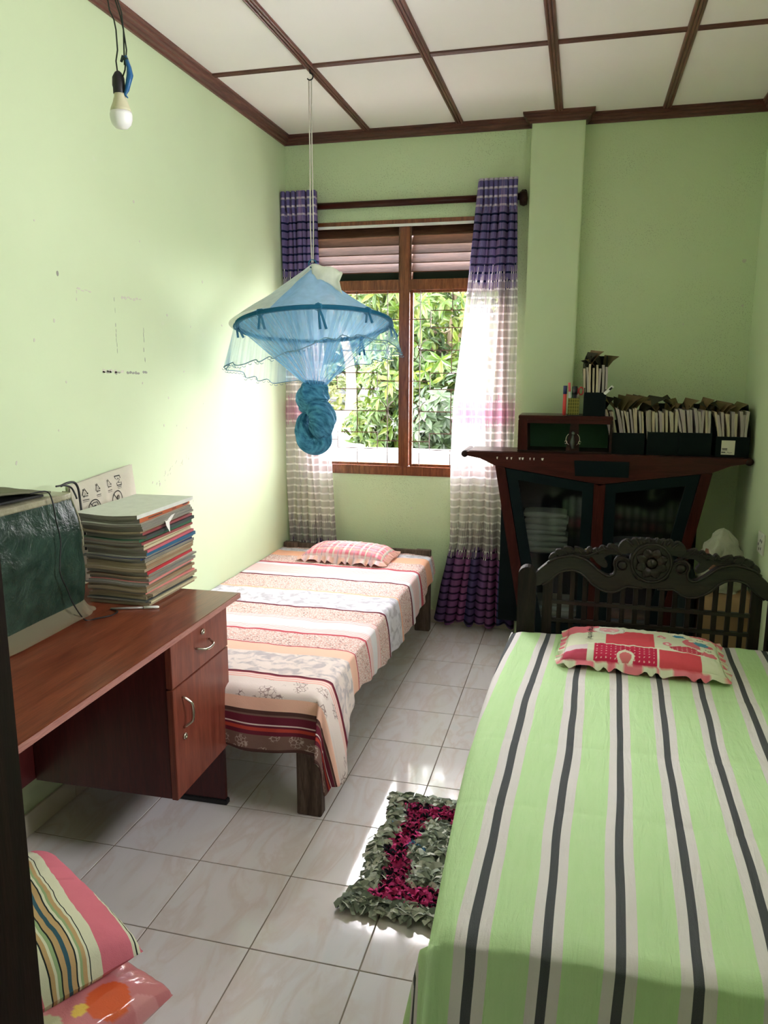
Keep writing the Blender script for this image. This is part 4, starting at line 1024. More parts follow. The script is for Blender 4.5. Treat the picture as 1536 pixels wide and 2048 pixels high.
# ================================================================ MOSQUITO NET
NX, NY = .190, 1.7756
net = thing('mosquito_net', 'blue hoop mosquito net knotted up and hanging from the ceiling over the left bed', 'mosquito net', (NX, NY, 1.13))
def netmat(name, c, op, tr=.5, streak=0):
    n = N(name); co = n.coord('Object'); f = n.noise(n.sc(co, (30, 30, 4)), 1, 3)
    o = n.ma('ADD', op-.08, n.ma('MULTIPLY', f, .16))
    if streak:
        s = n.sep(n.coord('UV'))[0]; st = n.ramp(n.noise(n.comb(n.ma('MULTIPLY', s, 70), 0, 0), 1, 2), [(.45, 0), (.62, 1)])
        o = n.ma('ADD', o, n.ma('MULTIPLY', st, streak))
    n.sheer(n.mix(f, tuple(x*.9 for x in c), tuple(min(1, x*1.1) for x in c)), o, tr); return n.m
m_net = netmat('net_mesh_blue', (.20, .46, .72), .34, .5, .38); m_skn = netmat('net_frill_blue', (.25, .48, .68), .20, .5, .18)
m_can = netmat('net_canopy_cloth', (.42, .64, .84), .86, .55); m_cream = netmat('net_cream_cloth', (.84, .86, .76), .88, .5)
m_ring = plain('net_hoop_sleeve', (.015, .11, .20), .8, .1, vary=.2, scale=30); m_tie = plain('net_tape_blue', (.03, .15, .27), .8, .1)
def bundle_mat():
    n = N('net_gathered_blue', .8, .1); u = n.sep(n.coord('UV')); s = n.noise(n.comb(n.ma('MULTIPLY', u[0], 16), n.ma('MULTIPLY', u[1], 2.5), 0), 1, 4, .6)
    c = n.mix(n.ramp(s, [(.35, 0), (.66, 1)]), (.025, .13, .23), (.10, .34, .52)); n.col(c); n.bump(s, .9, .012); n.transl(c, .15); return n.m
m_bun = bundle_mat()
RR = .352; RC = Vector((NX+.005, NY, 1.712))
def ringp(t, r=RR):   # tilted: right side and near side slightly higher
    x, y = r*cos(t), r*sin(t); return Vector((RC.x+x, RC.y+y, RC.z+.026*cos(t)-.052*sin(t)))
m = MB(); m.tube([ringp(2*pi*i/64) for i in range(64)], .0105, 8, closed=True); m.build('hoop', m_ring, net, smooth=True)
AP = Vector((NX+.002, NY, 1.955))
m = MB()
def canopy(u, v):
    t = 2*pi*u; e = ringp(t, RR+.008); k = v; sag = -.022*sin(pi*v)*(1-.25*cos(8*t)); f = .012*(1-abs(cos(4*t)))*v
    p = AP.lerp(e, k); return (p.x+.004*nz(t*2, v*3), p.y, p.z+sag*1.0-f+.012*(1-v))
m.grid(96, 16, canopy, uvfn=lambda u, v: (u, v)); m.build('canopy', m_can, net, smooth=True, recalc=False)
# cream cloth thrown over the left half and standing up right of the apex
m = MB()
def cream(u, v):
    t = radians(lerp(105, 262, u)); e = ringp(t, RR+.026); p = (AP+Vector((.0, 0, .022))).lerp(e, v)
    return (p.x-.008*v, p.y-.004, p.z+.006-.004*sin(pi*v)+.008*nz(u*4, v*3, 2))
m.grid(40, 16, cream); m.build('cream_cover', m_cream, net, smooth=True, recalc=False)
m = MB(); fp = [[(.0, .016), (.06, .006), (.125, -.012), (.148, -.032)], [(.0, -.01), (.05, -.03), (.10, -.048), (.142, -.07)], [(.01, -.03), (.05, -.06), (.11, -.085), (.165, -.13)]]
vs = []
for j in range(9):
    v = j/8*2; a = int(min(v, 1.999)); f = v-a
    for i in range(13):
        u = i/12*3; b = int(min(u, 2.999)); g = u-b
        P = [lerp(lerp(fp[a][b][q], fp[a][b+1][q], g), lerp(fp[a+1][b][q], fp[a+1][b+1][q], g), f) for q in (0, 1)]
        vs.append((AP.x+P[0], AP.y-.012-.10*P[0]-.02*v+.012*sin(u*3+v), AP.z+.012+P[1]+.004*sin(u*5)))
m.add(vs, [(j*13+i, j*13+i+1, (j+1)*13+i+1, (j+1)*13+i) for j in range(8) for i in range(12)]); m.build('cream_flap', m_cream, net, smooth=True, solid=.001, recalc=False)
NK = Vector((NX+.010, NY, 1.445))
m = MB()
def lower(u, v):
    t = 2*pi*u; e = ringp(t, RR-.004); g = 1+.12*sin(t*17+1)*v+.05*sin(t*31)*v; q = Vector((NK.x+.048*cos(t)*g, NK.y+.048*sin(t)*g, NK.z))
    p = e.lerp(q, v); b = -.010*sin(pi*v)*(1+.6*sin(t*9)); return (p.x+cos(t)*b, p.y+sin(t)*b, p.z+.006*sin(pi*v)*sin(t*13))
m.grid(180, 24, lower, uvfn=lambda u, v: (u, v)); m.build('gathered_net', m_net, net, smooth=True, recalc=False)
def frill(u, v):
    t = 2*pi*u; p = ringp(t, RR+.012); d = .165+.02*sin(t*3+1)-.045*cos(t)*-1*-1*.5; w = sin(t*22+sin(t*7)*2)
    lf = max(0, -cos(t)); rtf = max(0, cos(t))
    out = .012*w*v+.045*v*lf+.03*v*rtf; return (p.x+cos(t)*out, p.y+sin(t)*out, p.z-.008-d*v*(1-.25*rtf)-.008*w*v)
m = MB(); m.grid(260, 10, frill, uvfn=lambda u, v: (u*1.7, v)); fr = m.build('frill', m_skn, net, smooth=True, recalc=False)
m = MB(); m.tube([frill(i/200, 1.0) for i in range(200)], .0022, 5, closed=True)
for i in range(100):
    c = Vector(frill((i+.5)/100, 1.0)); m.tube([(c.x+.008*cos(a), c.y, c.z-.006+.006*sin(a)) for a in [pi+pi*k/5 for k in range(6)]], .0011, 4)
m.build('lace_edge', plain('lace_blue_grey', (.16, .28, .36), .8, .1), fr, smooth=True)
for k, t in enumerate((3.5, 4.35, 5.1, 5.75, 2.2, 1.2, .4)):
    p = ringp(t); m = MB(); m.tube([(p.x+.013*cos(a), p.y, p.z+.013*sin(a)) for a in [2*pi*i/8 for i in range(8)]], .006, 6, closed=True)
    L = .05+.02*(k % 3); s = (-1)**k
    for dx in (.02*s, -.006*s): m.tube([p, p+Vector((dx*.5+.01, -.012, -L*.4)), p+Vector((dx+.018, -.014, -L))], [.0045, .005, .006], 5)
    m.build('tie', m_tie, net, smooth=True)
# knotted bundle
def ropetube(pts, rad, name, tw, seed, amp=.13):
    P = [Vector(p) for p in pts]; n = 60; fine = []; fr_ = []
    for i in range(n+1):
        t = i/n*(len(P)-1); a = int(min(t, len(P)-1.0001)); f = t-a
        p0, p1, p2, p3 = P[max(a-1, 0)], P[a], P[a+1], P[min(a+2, len(P)-1)]
        fine.append(.5*((2*p1)+(-p0+p2)*f+(2*p0-5*p1+4*p2-p3)*f*f+(-p0+3*p1-3*p2+p3)*f**3)); fr_.append(lerp(rad[a], rad[a+1], smooth01(f)))
    m = MB(); seg = 40; prev = None; vs = []
    for i, p in enumerate(fine):
        d = (fine[min(i+1, n)]-fine[max(i-1, 0)]).normalized()
        if prev is None: u = d.orthogonal().normalized()
        else: u = (prev-d*prev.dot(d)).normalized()
        prev = u; w = d.cross(u)
        for k in range(seg+1):
            a = 2*pi*k/seg; g = 1+amp*.5*sin(a*5+i*tw+seed)+amp*.35*sin(a*9+i*tw*1.6+seed*2)+amp*.3*nz(cos(a)*2, sin(a)*2, i*.12+seed)
            vs.append(p+(u*cos(a)+w*sin(a))*fr_[i]*g)
    m.add(vs, [(i*(seg+1)+k, i*(seg+1)+k+1, (i+1)*(seg+1)+k+1, (i+1)*(seg+1)+k) for i in range(n) for k in range(seg)])
    m.uv = {i*(seg+1)+k: (k/seg+i*tw/12, i/n*4) for i in range(n+1) for k in range(seg+1)}
    return m.build(name, m_bun, net, smooth=True)
def npx(u, v, dy=0):    # pixel on the net's own plane
    d = fw+(u-768)/F_PX*r2-(v-1024)/F_PX*u2; t = (NY+dy+1.6477)/d.y; return (1.3969+t*d.x, NY+dy, 1.5275+t*d.z)
ropetube([npx(630, 762), npx(629, 774), npx(626, 795), npx(628, 812), npx(632, 828)], [.045, .062, .078, .066, .03], 'knot', .10, 1)
ropetube([npx(612, 818, -.01), npx(634, 820, -.03), npx(645, 838, -.04), npx(642, 856, -.03), npx(634, 872, -.01)], [.02, .056, .060, .056, .02], 'twist', .16, 3)
ropetube([npx(643, 845, .01), npx(647, 866, .0), npx(643, 883, 0), npx(629, 889, 0), npx(614, 882, -.01), npx(608, 864, -.01), npx(606, 844, 0), npx(612, 826, .01)], [.03, .038, .047, .048, .048, .042, .030, .014], 'loop', .09, 6)
# rope and ceiling hook
m = MB()
for dx in (-.006, .006):
    m.tube([(NX-.006+dx, NY+.02, 2.755), (NX-.004+dx*.8, NY+.012, 2.45), (NX+dx*1.2, NY, 2.15), (NX+dx*.5, NY, 1.99)], .0026, 6)
m.build('cord', plain('white_cord', (.62, .58, .52), .8, .1, vary=.2, scale=60), net, smooth=True)
m = MB(); m.tube([(NX+.018*cos(a), NY, 1.985+.018*sin(a)) for a in [2*pi*i/16 for i in range(16)]], .0028, 6, closed=True); m.build('top_ring', m_tie, net, smooth=True)
hk = thing('ceiling_hook', 'black iron hook screwed into the ceiling batten above the net', 'hook', (NX-.006, NY+.02, ZC))
m = MB(); m.tube([(NX-.006, NY+.02, ZC-.009), (NX-.006, NY+.02, 2.785)]+[(NX-.006+.014*sin(a), NY+.02, 2.771+.014*cos(a)) for a in [i*.35 for i in range(13)]], .003, 6); m.build('hook', m_black, hk, smooth=True)

# ================================================================ HANGING BULB
lb = thing('hanging_bulb', 'unlit white bulb in a black holder hanging on dark wires near the left wall', 'light bulb', (.18, .30, 2.15))
bx, by = .181, .30
m = MB(); m.lathe([(.004, 2.146), (.016, 2.149), (.0245, 2.158), (.0285, 2.170), (.029, 2.180), (.0275, 2.188)], 28, (bx, by, 0)); m.build('diffuser', plain('opal_plastic', (.80, .80, .78), .3, .4, vary=.02), lb, smooth=True)
m = MB(); m.lathe([(.0275, 2.188), (.0255, 2.196), (.019, 2.212), (.0155, 2.225), (.0150, 2.232), (.011, 2.233)], 28, (bx, by, 0)); m.build('neck', plain('bulb_cream_plastic', (.56, .54, .36), .35, .4, vary=.05), lb, smooth=True)
m = MB(); m.lathe([(.012, 2.230), (.0150, 2.233), (.0150, 2.246), (.0165, 2.252), (.0155, 2.272), (.009, 2.284), (.004, 2.288)], 20, (bx-.002, by, 0)); m.build('holder', m_black, lb, smooth=True)
def bpx(u, v):
    d = fw+(u-768)/F_PX*r2-(v-1024)/F_PX*u2; t = (by+1.6477)/d.y; return (1.3969+t*d.x, by, 1.5275+t*d.z)
m_wire = plain('dark_flex', (.02, .03, .02), .6, .3)
for pts in ([(237, 160), (232, 122), (235, 100), (232, 60), (228, 40), (219, 20), (212, -20), (208, -120)], [(244, 158), (250, 140), (253, 100), (247, 60), (243, 25), (232, -10), (226, -120)], [(249, 130), (248, 100), (247, 60), (240, 30), (229, -5), (222, -120)]):
    m = MB(); P = [bpx(*p) for p in pts]; P.append((P[-1][0]+.01, by, ZC)); m.tube(P, .0019, 6); m.build('wire', m_wire, lb, smooth=True)
m_tape = plain('blue_insulation_tape', (.01, .10, .26), .4, .4); m_taped = plain('dark_insulation_tape', (.012, .03, .03), .4, .4)
m = MB(); P = [bpx(*p) for p in ((251, 112), (258, 135), (260, 150), (254, 180), (250, 190), (256, 196))]; m.tube(P, [.004, .006, .0085, .006, .004, .0015], 6); m.build('tape_tail', m_tape, lb, smooth=True)
m = MB(); P = [bpx(*p) for p in ((242, 124), (246, 114), (253, 118), (258, 134))]; m.tube(P, [.003, .006, .005, .003], 6); m.build('tape_wrap', m_taped, lb, smooth=True)

# ================================================================ DESK
desk = thing('desk', 'cherry laminate desk with a hanging drawer pedestal along the left wall', 'desk', (0, 0, 0))
DZ = .765; DA = radians(1.1)                       # turned a hair away from the wall
def dk(x, y): # desk local (x toward room measured from front edge at far corner) -> world
    dx, dy = x-.297, y-.683; return (.297+dx*cos(DA)-dy*sin(DA), .683+dx*sin(DA)+dy*cos(DA))
def dbox(name, b, mat, parent, bevel=.001, **k):
    x0, x1, y0, y1, z0, z1 = b; m = MB(); c = [dk(x0, y0), dk(x1, y0), dk(x1, y1), dk(x0, y1)]
    m.hexa([(p[0], p[1], z0) for p in c]+[(p[0], p[1], z1) for p in c]); return m.build(name, mat, parent, bevel=bevel, **k)
YN = -.54
dbox('desk_top', (-.283, .2945, YN, .681, DZ-.018, DZ), m_desk, desk, .0015)
dbox('edge_band', (.2945, .297, YN, .683, DZ-.018, DZ-.001), m_edge, desk, .0006)
dbox('edge_band', (-.283, .2945, .681, .683, DZ-.018, DZ-.001), m_deskdark, desk, .0003)
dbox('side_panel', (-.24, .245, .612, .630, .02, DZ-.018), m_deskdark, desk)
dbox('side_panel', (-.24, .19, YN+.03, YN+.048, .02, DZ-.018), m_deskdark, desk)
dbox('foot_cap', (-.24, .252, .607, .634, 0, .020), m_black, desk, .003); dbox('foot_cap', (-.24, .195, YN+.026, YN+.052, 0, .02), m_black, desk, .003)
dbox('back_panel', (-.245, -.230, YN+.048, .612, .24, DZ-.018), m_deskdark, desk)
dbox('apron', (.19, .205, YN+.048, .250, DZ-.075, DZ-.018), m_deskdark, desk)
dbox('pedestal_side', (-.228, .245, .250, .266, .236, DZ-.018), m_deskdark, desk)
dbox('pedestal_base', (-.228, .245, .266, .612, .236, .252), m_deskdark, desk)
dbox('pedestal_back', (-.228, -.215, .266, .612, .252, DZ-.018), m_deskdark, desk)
door = dbox('door', (.246, .266, .248, .632, .234, .587), m_deskz, desk, .0015)
drw = dbox('drawer', (.246, .266, .248, .632, .591, .744), m_deskz, desk, .0015)
def ring(y, z, parent):
    c = dk(.266, y); m = MB(); m.lathe([(.004, 0), (.0095, 0), (.0105, .003), (.0095, .006), (.006, .007), (.0055, .004), (.001, .004)], 18, (c[0], c[1], z), 'x'); o = m.build('lock', m_metal, parent, smooth=True)
    box('keyhole', (c[0]+.0045, c[0]+.0055, c[1]-.0008, c[1]+.0008, z-.003, z+.003), m_black, o)
ring(.448, .703, drw); ring(.306, .418, door)
def bow(p0, p1, out, side, parent):
    P = []
    for k in range(17):
        t = k/16; s = sin(pi*t); P.append((lerp(p0[0], p1[0], t)+side[0]*s, .266+out*min(1, s*1.6)+.002, lerp(p0[1], p1[1], t)+side[1]*s))
    m = MB(); m.tube([(dk(x, y)[0], dk(x, y)[1], z) for y, x, z in P], [.0035+.0018*sin(pi*k/16) for k in range(17)], 8); return m.build('handle', m_metal, parent, smooth=True)
bow((.400, .664), (.492, .664), .026, (0, -.010), drw); bow((.302, .548), (.302, .447), .026, (.014, 0), door)
# ---- monitor under dark plastic
def rrect(t, w, d, e=.22):
    c, s = cos(t), sin(t); return (w*(abs(c)**e)*(1 if c > 0 else -1), d*(abs(s)**e)*(1 if s > 0 else -1))
mon = thing('covered_monitor', 'bulky old monitor wrapped in crinkled dark green plastic on the desk', 'monitor', (-.17, .13, DZ))
ncv = N('dark_green_plastic_wrap', .28, .5); co = ncv.coord(); fz_ = ncv.noise(co, 11, 6, .62, .35)
ncv.col(ncv.mix(ncv.ramp(ncv.noise(co, 9, 5, .6), [(.35, 0), (.7, 1)]), (.006, .020, .013), (.030, .062, .045))); ncv.bump(fz_, .7, .02); m_cov = ncv.m
nhem = N('clear_beige_plastic', .25, .6); nhem.b.inputs['Alpha'].default_value = 1
nhem.sheer((.34, .30, .20), .62, .4); m_hem = nhem.m
ncr = N('yellowed_clear_plastic', .3, .5); ncr.col(ncr.mix(ncr.noise(ncr.coord(), 20, 4), (.16, .15, .09), (.38, .36, .25))); ncr.bump(ncr.noise(ncr.coord(), 22, 5), .6, .012); m_yel = ncr.m
MX0, MX1, MY0, MY1, MTOP = -.285, -.070, -.10, .355, 1.150
def cov(u, v):
    t = 2*pi*u; cx, cy = (MX0+MX1)/2, (MY0+MY1)/2; w, d = (MX1-MX0)/2, (MY1-MY0)/2
    z = lerp(DZ+.012, MTOP, v); b = .020*sin(pi*(1-v)*.95)+.0; taper = 1-.05*v
    x, y = rrect(t, w*taper, d*taper); k = 1.0
    wr = .006*nz(x*9+3, y*9, z*7)+.004*nz(x*25, y*25, z*20)
    # wall side stays flat
    ox = (b*.8+wr)*(1 if x > 0 else .1); oy = (b+wr)
    return (cx+x+ox*(1 if x > 0 else -1)*min(1, abs(x)/w), cy+y+oy*(1 if y > 0 else -1)*min(1, abs(y)/d), z)
m = MB(); m.grid(120, 50, cov)
k = len(m.v); ring_ = [cov(i/120, 1) for i in range(120)]; c0 = Vector(((MX0+MX1)/2, (MY0+MY1)/2, MTOP+.004))
vs = [];
for j in range(1, 6):
    for p in ring_: q = Vector(p).lerp(c0, j/6); q.z += .004*sin(j)+.003*nz(q.x*20, q.y*20); vs.append(q)
m.v += [tuple(v) for v in vs]; m.v.append(tuple(c0)); base_ = 50*121
def idx(j, i): i %= 120; return base_+i if j == 0 else k+(j-1)*120+i
for j in range(5):
    for i in range(120): m.f.append((idx(j, i), idx(j, i+1), idx(j+1, i+1), idx(j+1, i))); m.mi.append(1)
for i in range(120): m.f.append((idx(5, i), idx(5, i+1), len(m.v)-1)); m.mi.append(1)
m.build('plastic_cover', [m_cov, m_yel], mon, smooth=True)
m = MB()   # yellowed edge folds: top rim and far corner
m.grid(60, 4, lambda u, v: (lambda p: (p[0]+.003, p[1], p[2]+.003-.018*v-.006*nz(u*30, 1)*v))(cov(lerp(.80, 1.24, u) % 1, 1.0)))
m.build('top_fold', m_yel, mon, smooth=True, solid=.001, recalc=False)
m = MB(); m.grid(6, 40, lambda u, v: (lambda p: (p[0]+.003*sin(u*3), p[1]+.004, p[2]))(cov((.118+.030*u), lerp(.55, 1.0, v)+0)))
m.build('corner_fold', m_yel, mon, smooth=True, solid=.0008, recalc=False)
def hem(u, v):
    p = cov(u, .10*(1-v)); t = 2*pi*u; c, s = cos(t), sin(t); fl = (.030+.012*sin(t*5+1)+.008*sin(t*13))*v
    x = p[0]+max(0, c)**.3*fl*(1 if c > 0 else 0); y = p[1]+s*fl*.9
    return (x, y, max(DZ+.0025, lerp(p[2], DZ+.004+.010*(1+sin(t*11))*(1-v*.2)*.8, v)))
m = MB(); m.grid(140, 6, hem); m.build('plastic_hem', m_hem, mon, smooth=True, recalc=False)
# flat folder on the monitor
ff = thing('flat_folder', 'grey-brown flat folder lying on top of the plastic-covered monitor', 'folder', (-.17, .1, MTOP+.01))
m = MB(); m.grid(12, 16, lambda u, v: (lerp(-.270, -.085, u), lerp(-.16, .245, v), MTOP+.018+.010*sin(pi*v*.9)+.006*u*sin(v*4)+.012*(1-v)+.003*nz(u*3, v*5)))
m.build('cover', plain('folder_grey_brown', (.14, .14, .09), .7, .1, vary=.2), ff, smooth=True, solid=.006, recalc=False)
m = MB(); m.grid(8, 12, lambda u, v: (lerp(-.262, -.095, u), lerp(-.14, .225, v), MTOP+.0095+.004*sin(pi*v))); m.build('inner_sheet', m_black, ff, solid=.006, recalc=False)
# cables
cb = thing('black_cable', 'thin black cable looping down the front of the wrapped monitor onto the desk', 'cable', (-.03, .25, DZ))
def dpx(u, v, x):
    d = fw+(u-768)/F_PX*r2-(v-1024)/F_PX*u2; t = (x-1.3969)/d.x; return (x, -1.6477+t*d.y, 1.5275+t*d.z)
P = [dpx(60, 988, -.085), dpx(92, 983, -.072), dpx(104, 1000, -.053), dpx(112, 1040, -.046), dpx(121, 1080, -.042), dpx(120, 1120, -.040), dpx(121, 1148, -.038), dpx(135, 1180, -.036), dpx(148, 1210, -.030)]
P += [(-.030, .285, DZ+.004), (-.005, .31, DZ+.0035), (.02, .345, DZ+.0035), (.015, .385, DZ+.0035), (-.02, .40, DZ+.0035)]
def smooth_path(P, n=8):
    P = [Vector(p) for p in P]; out = []
    for i in range(len(P)-1):
        p0, p1, p2, p3 = P[max(i-1, 0)], P[i], P[i+1], P[min(i+2, len(P)-1)]
        for k in range(n):
            f = k/n; out.append(.5*((2*p1)+(-p0+p2)*f+(2*p0-5*p1+4*p2-p3)*f*f+(-p0+3*p1-3*p2+p3)*f**3))
    return out+[P[-1]]
m = MB(); m.tube(smooth_path(P), .0022, 6); m.build('cord', m_black, cb, smooth=True)
cb2 = thing('bag_strap', 'thick black strap hanging between the monitor and the printed white bag', 'strap', (-.2, .5, 1.1))
m = MB(); m.tube(smooth_path([dpx(122, 972, -.18), dpx(135, 966, -.19), dpx(148, 965, -.20), dpx(156, 976, -.20), dpx(160, 1000, -.20), dpx(163, 1022, -.19), dpx(168, 1048, -.18), dpx(172, 1100, -.17)]), .0042, 6); m.build('strap', m_black, cb2, smooth=True)
m = MB(); m.tube(smooth_path([dpx(112, 973, -.17), dpx(128, 971, -.17), dpx(142, 975, -.17), dpx(150, 988, -.165), dpx(154, 998, -.16)]), .003, 6); m.build('strap_loop', m_black, cb2, smooth=True)
# white printed bag leaning on the wall
nb = N('white_bag_fabric', .75, .15); nb.col(nb.mix(nb.noise(nb.coord(), 7, 4), (.50, .47, .37), (.64, .61, .50))); nb.bump(nb.noise(nb.coord(), 11, 4), .5, .015)
bag = thing('printed_bag', 'white packing bag printed with recycling symbols leaning against the left wall', 'bag', (-.27, .8, DZ))
def bagp(u, v):   # u along y, v up
    y = lerp(.60, .992, u); z = lerp(DZ+.004, 1.120+.012*sin(pi*u)+.028*u*u+.014*abs(u-.5)**2, v)
    th = .030*(max(0, (1-abs(2*u-1)**3))*max(0, 1-abs(2*v-1)**5))**.5
    y += .006*sin(v*4)*(u-.5)*2
    return (-.290+th+.004*nz(u*6, v*5, 1)+.006*math.exp(-((u-.42)/.04)**2)*(v > 0)+.002, y, z)
m = MB(); m.grid(50, 36, bagp); m.grid(50, 36, lambda u, v: (-.297, bagp(u, v)[1], bagp(u, v)[2])); m.build('bag_body', nb.m, bag, smooth=True)
pr = MB()
def onbag(y, z):
    u = (y-.60)/.392; zt = 1.120+.012*sin(pi*u)+.028*u*u+.014*abs(u-.5)**2; v = (z-DZ-.004)/(zt-DZ-.004)
    p = bagp(u, min(1, v)); return (p[0]+.0016, y, z)
def bline(pts, w=.0022, closed=False):
    pts = list(pts)+([pts[0]] if closed else [])
    for a, b in zip(pts, pts[1:]):
        d = Vector((b[0]-a[0], b[1]-a[1])); 
        if d.length < 1e-6: continue
        nn = Vector((-d.y, d.x)).normalized()*w/2; d = d.normalized()*w*.3
        q = [(a[0]-d.x+nn.x, a[1]-d.y+nn.y), (b[0]+d.x+nn.x, b[1]+d.y+nn.y), (b[0]+d.x-nn.x, b[1]+d.y-nn.y), (a[0]-d.x-nn.x, a[1]-d.y-nn.y)]
        pr.add([onbag(*p) for p in q], [(0, 1, 2, 3)])
def tri_sym(cy, cz, s, kind=0):
    if kind < 3:
        for k in range(3):
            a0 = pi/2+2*pi*k/3; a1 = a0+2*pi/3; A = (cy-s*cos(a0), cz+s*sin(a0)*1.15); B = (cy-s*cos(a1), cz+s*sin(a1)*1.15)
            P0 = (lerp(A[0], B[0], .12), lerp(A[1], B[1], .12)); P1 = (lerp(A[0], B[0], .80), lerp(A[1], B[1], .80)); bline([P0, P1], .0028)
            d = Vector((B[0]-A[0], B[1]-A[1])).normalized()*.0032; n_ = Vector((-d.y, d.x))
            bline([(P1[0]-d.x+n_.x, P1[1]-d.y+n_.y), P1, (P1[0]-d.x-n_.x, P1[1]-d.y-n_.y)], .0022)
        bline([(cy-.003, cz-.004), (cy+.002, cz-.004), (cy-.001, cz+.003)], .0012)
    else:
        for sgn in (-1, 1):
            bline([(cy-s*.9, cz+sgn*s*.45), (cy-s*.9, cz+sgn*s), (cy+s*.9, cz+sgn*s), (cy+s*.9, cz+sgn*s*.45)], .0035)
        bline([(cy-s*.5, cz+s*.2), (cy, cz+s*.5), (cy+s*.5, cz+s*.2), (cy+s*.1, cz-s*.2), (cy-s*.5, cz-s*.4), (cy+s*.5, cz-s*.5)], .002)
    for k in range(2): bline([(cy-s*.8, cz-s*1.35-.006*k), (cy+s*.8, cz-s*1.33-.006*k)], .0024-.001*k)
BY = [(.655, 1.090, 0), (.722, 1.098, 1), (.787, 1.104, 2), (.852, 1.108, 3)]
for (yy, zz_, kd) in BY: tri_sym(yy, zz_, .017, kd)
for cyy, czz, kd in ((.694, 1.028, 0), (.832, 1.038, 1)):
    R_ = .031
    bline([(cyy+R_*cos(2*pi*i/28), czz+R_*1.1*sin(2*pi*i/28)) for i in range(28)], .0035, True)
    bline([(cyy-R_*.7, czz+R_*.78), (cyy+R_*.7, czz-R_*.78)], .0032)
    if kd == 0:
        for rr_ in (.003, .006, .009): bline([(cyy+rr_*cos(2*pi*i/10), czz+.004+rr_*sin(2*pi*i/10)) for i in range(10)], .003, True)
        bline([(cyy-.016, czz+.018), (cyy-.006, czz+.024), (cyy+.012, czz+.024), (cyy+.016, czz+.014)], .003)
        bline([(cyy+.014*cos(t), czz-.020+.006*sin(t)) for t in [2*pi*i/12 for i in range(12)]], .004, True)
    else:
        for rr_ in (.004, .008): bline([(cyy+.004+rr_*cos(2*pi*i/8), czz+.010+rr_*sin(2*pi*i/8)) for i in range(8)], .002, True)
        bline([(cyy+.002, czz+.002), (cyy-.006, czz-.014), (cyy-.014, czz-.018)], .003); bline([(cyy+.0, czz-.004), (cyy+.014, czz-.012), (cyy+.012, czz-.022)], .003)
pr.build('printed_symbols', m_ink, bag, recalc=False)
# ---- stack of magazines, notebooks and newspapers
rr = random.Random(21)
mag_cols = {'white': (.60, .62, .56), 'orange': (.42, .10, .03), 'grey': (.42, .44, .42), 'maroon': (.26, .06, .06), 'green': (.03, .12, .06), 'black': (.03, .04, .035), 'cream': (.50, .45, .28), 'rose': (.48, .10, .13), 'blue': (.025, .11, .20), 'pale': (.5, .52, .44), 'navy': (.02, .04, .11), 'brown': (.26, .17, .09), 'red': (.42, .02, .03), 'pink': (.60, .20, .18), 'news': (.38, .32, .22), 'dark': (.04, .05, .05)}
m_magc = {k: plain('paper_cover_'+k, v, .45, .35, vary=.15, scale=30) for k, v in mag_cols.items()}
m_edgep = pages_mat('magazine_page_edges', (.09, .085, .07), (.36, .34, .28), 300); m_newsp = pages_mat('newspaper_edges', (.16, .12, .07), (.48, .40, .27), 260)
seq = [('news', .009, 'folded brown newspaper at the very bottom of the desk stack'), ('cream', .006, 'cream notebook second from the bottom of the desk stack'), ('dark', .005, 'thin dark magazine third from the bottom of the stack'), ('news', .010, 0), ('news', .009, 0), ('pink', .006, 'faded pink magazine among the lowest newspapers of the stack'), ('news', .010, 0), ('brown', .008, 0), ('grey', .007, 0), ('pink', .006, 'salmon pink magazine below the red-spined notebook'), ('grey', .009, 0), ('brown', .006, 0), ('pale', .006, 0), ('red', .009, 'bright red-spined notebook in the lower half of the stack'), ('news', .009, 0), ('brown', .009, 0), ('news', .008, 0), ('pale', .009, 'pale magazine with navy print below the blue notebook'), ('navy', .006, 'navy magazine right under the blue notebook'), ('pale', .004, 0), ('blue', .011, 'blue notebook in the middle of the stack'), ('rose', .008, 'rose-red magazine lying on the blue notebook'), ('cream', .008, 0), ('cream', .008, 'cream-yellow ledger above the rose-red magazine'), ('maroon', .007, 'dull red magazine under the green book'), ('green', .008, 'dark green book in the upper middle of the stack'), ('dark', .010, 'black-spined book above the green book'), ('maroon', .008, 'maroon book near the top of the stack'), ('brown', .006, 'tan folder under the grey loose papers'), ('grey', .007, 0), ('grey', .008, 0), ('pale', .008, 'sheaf of pale papers directly below the orange-brown book'), ('orange', .013, 'orange-brown spined book second from the top of the stack'), ('white', .012, 'white glossy magazine on top of the desk stack')]
zt = DZ; tot = sum(s[1] for s in seq); ksc = (1.062-DZ)/tot
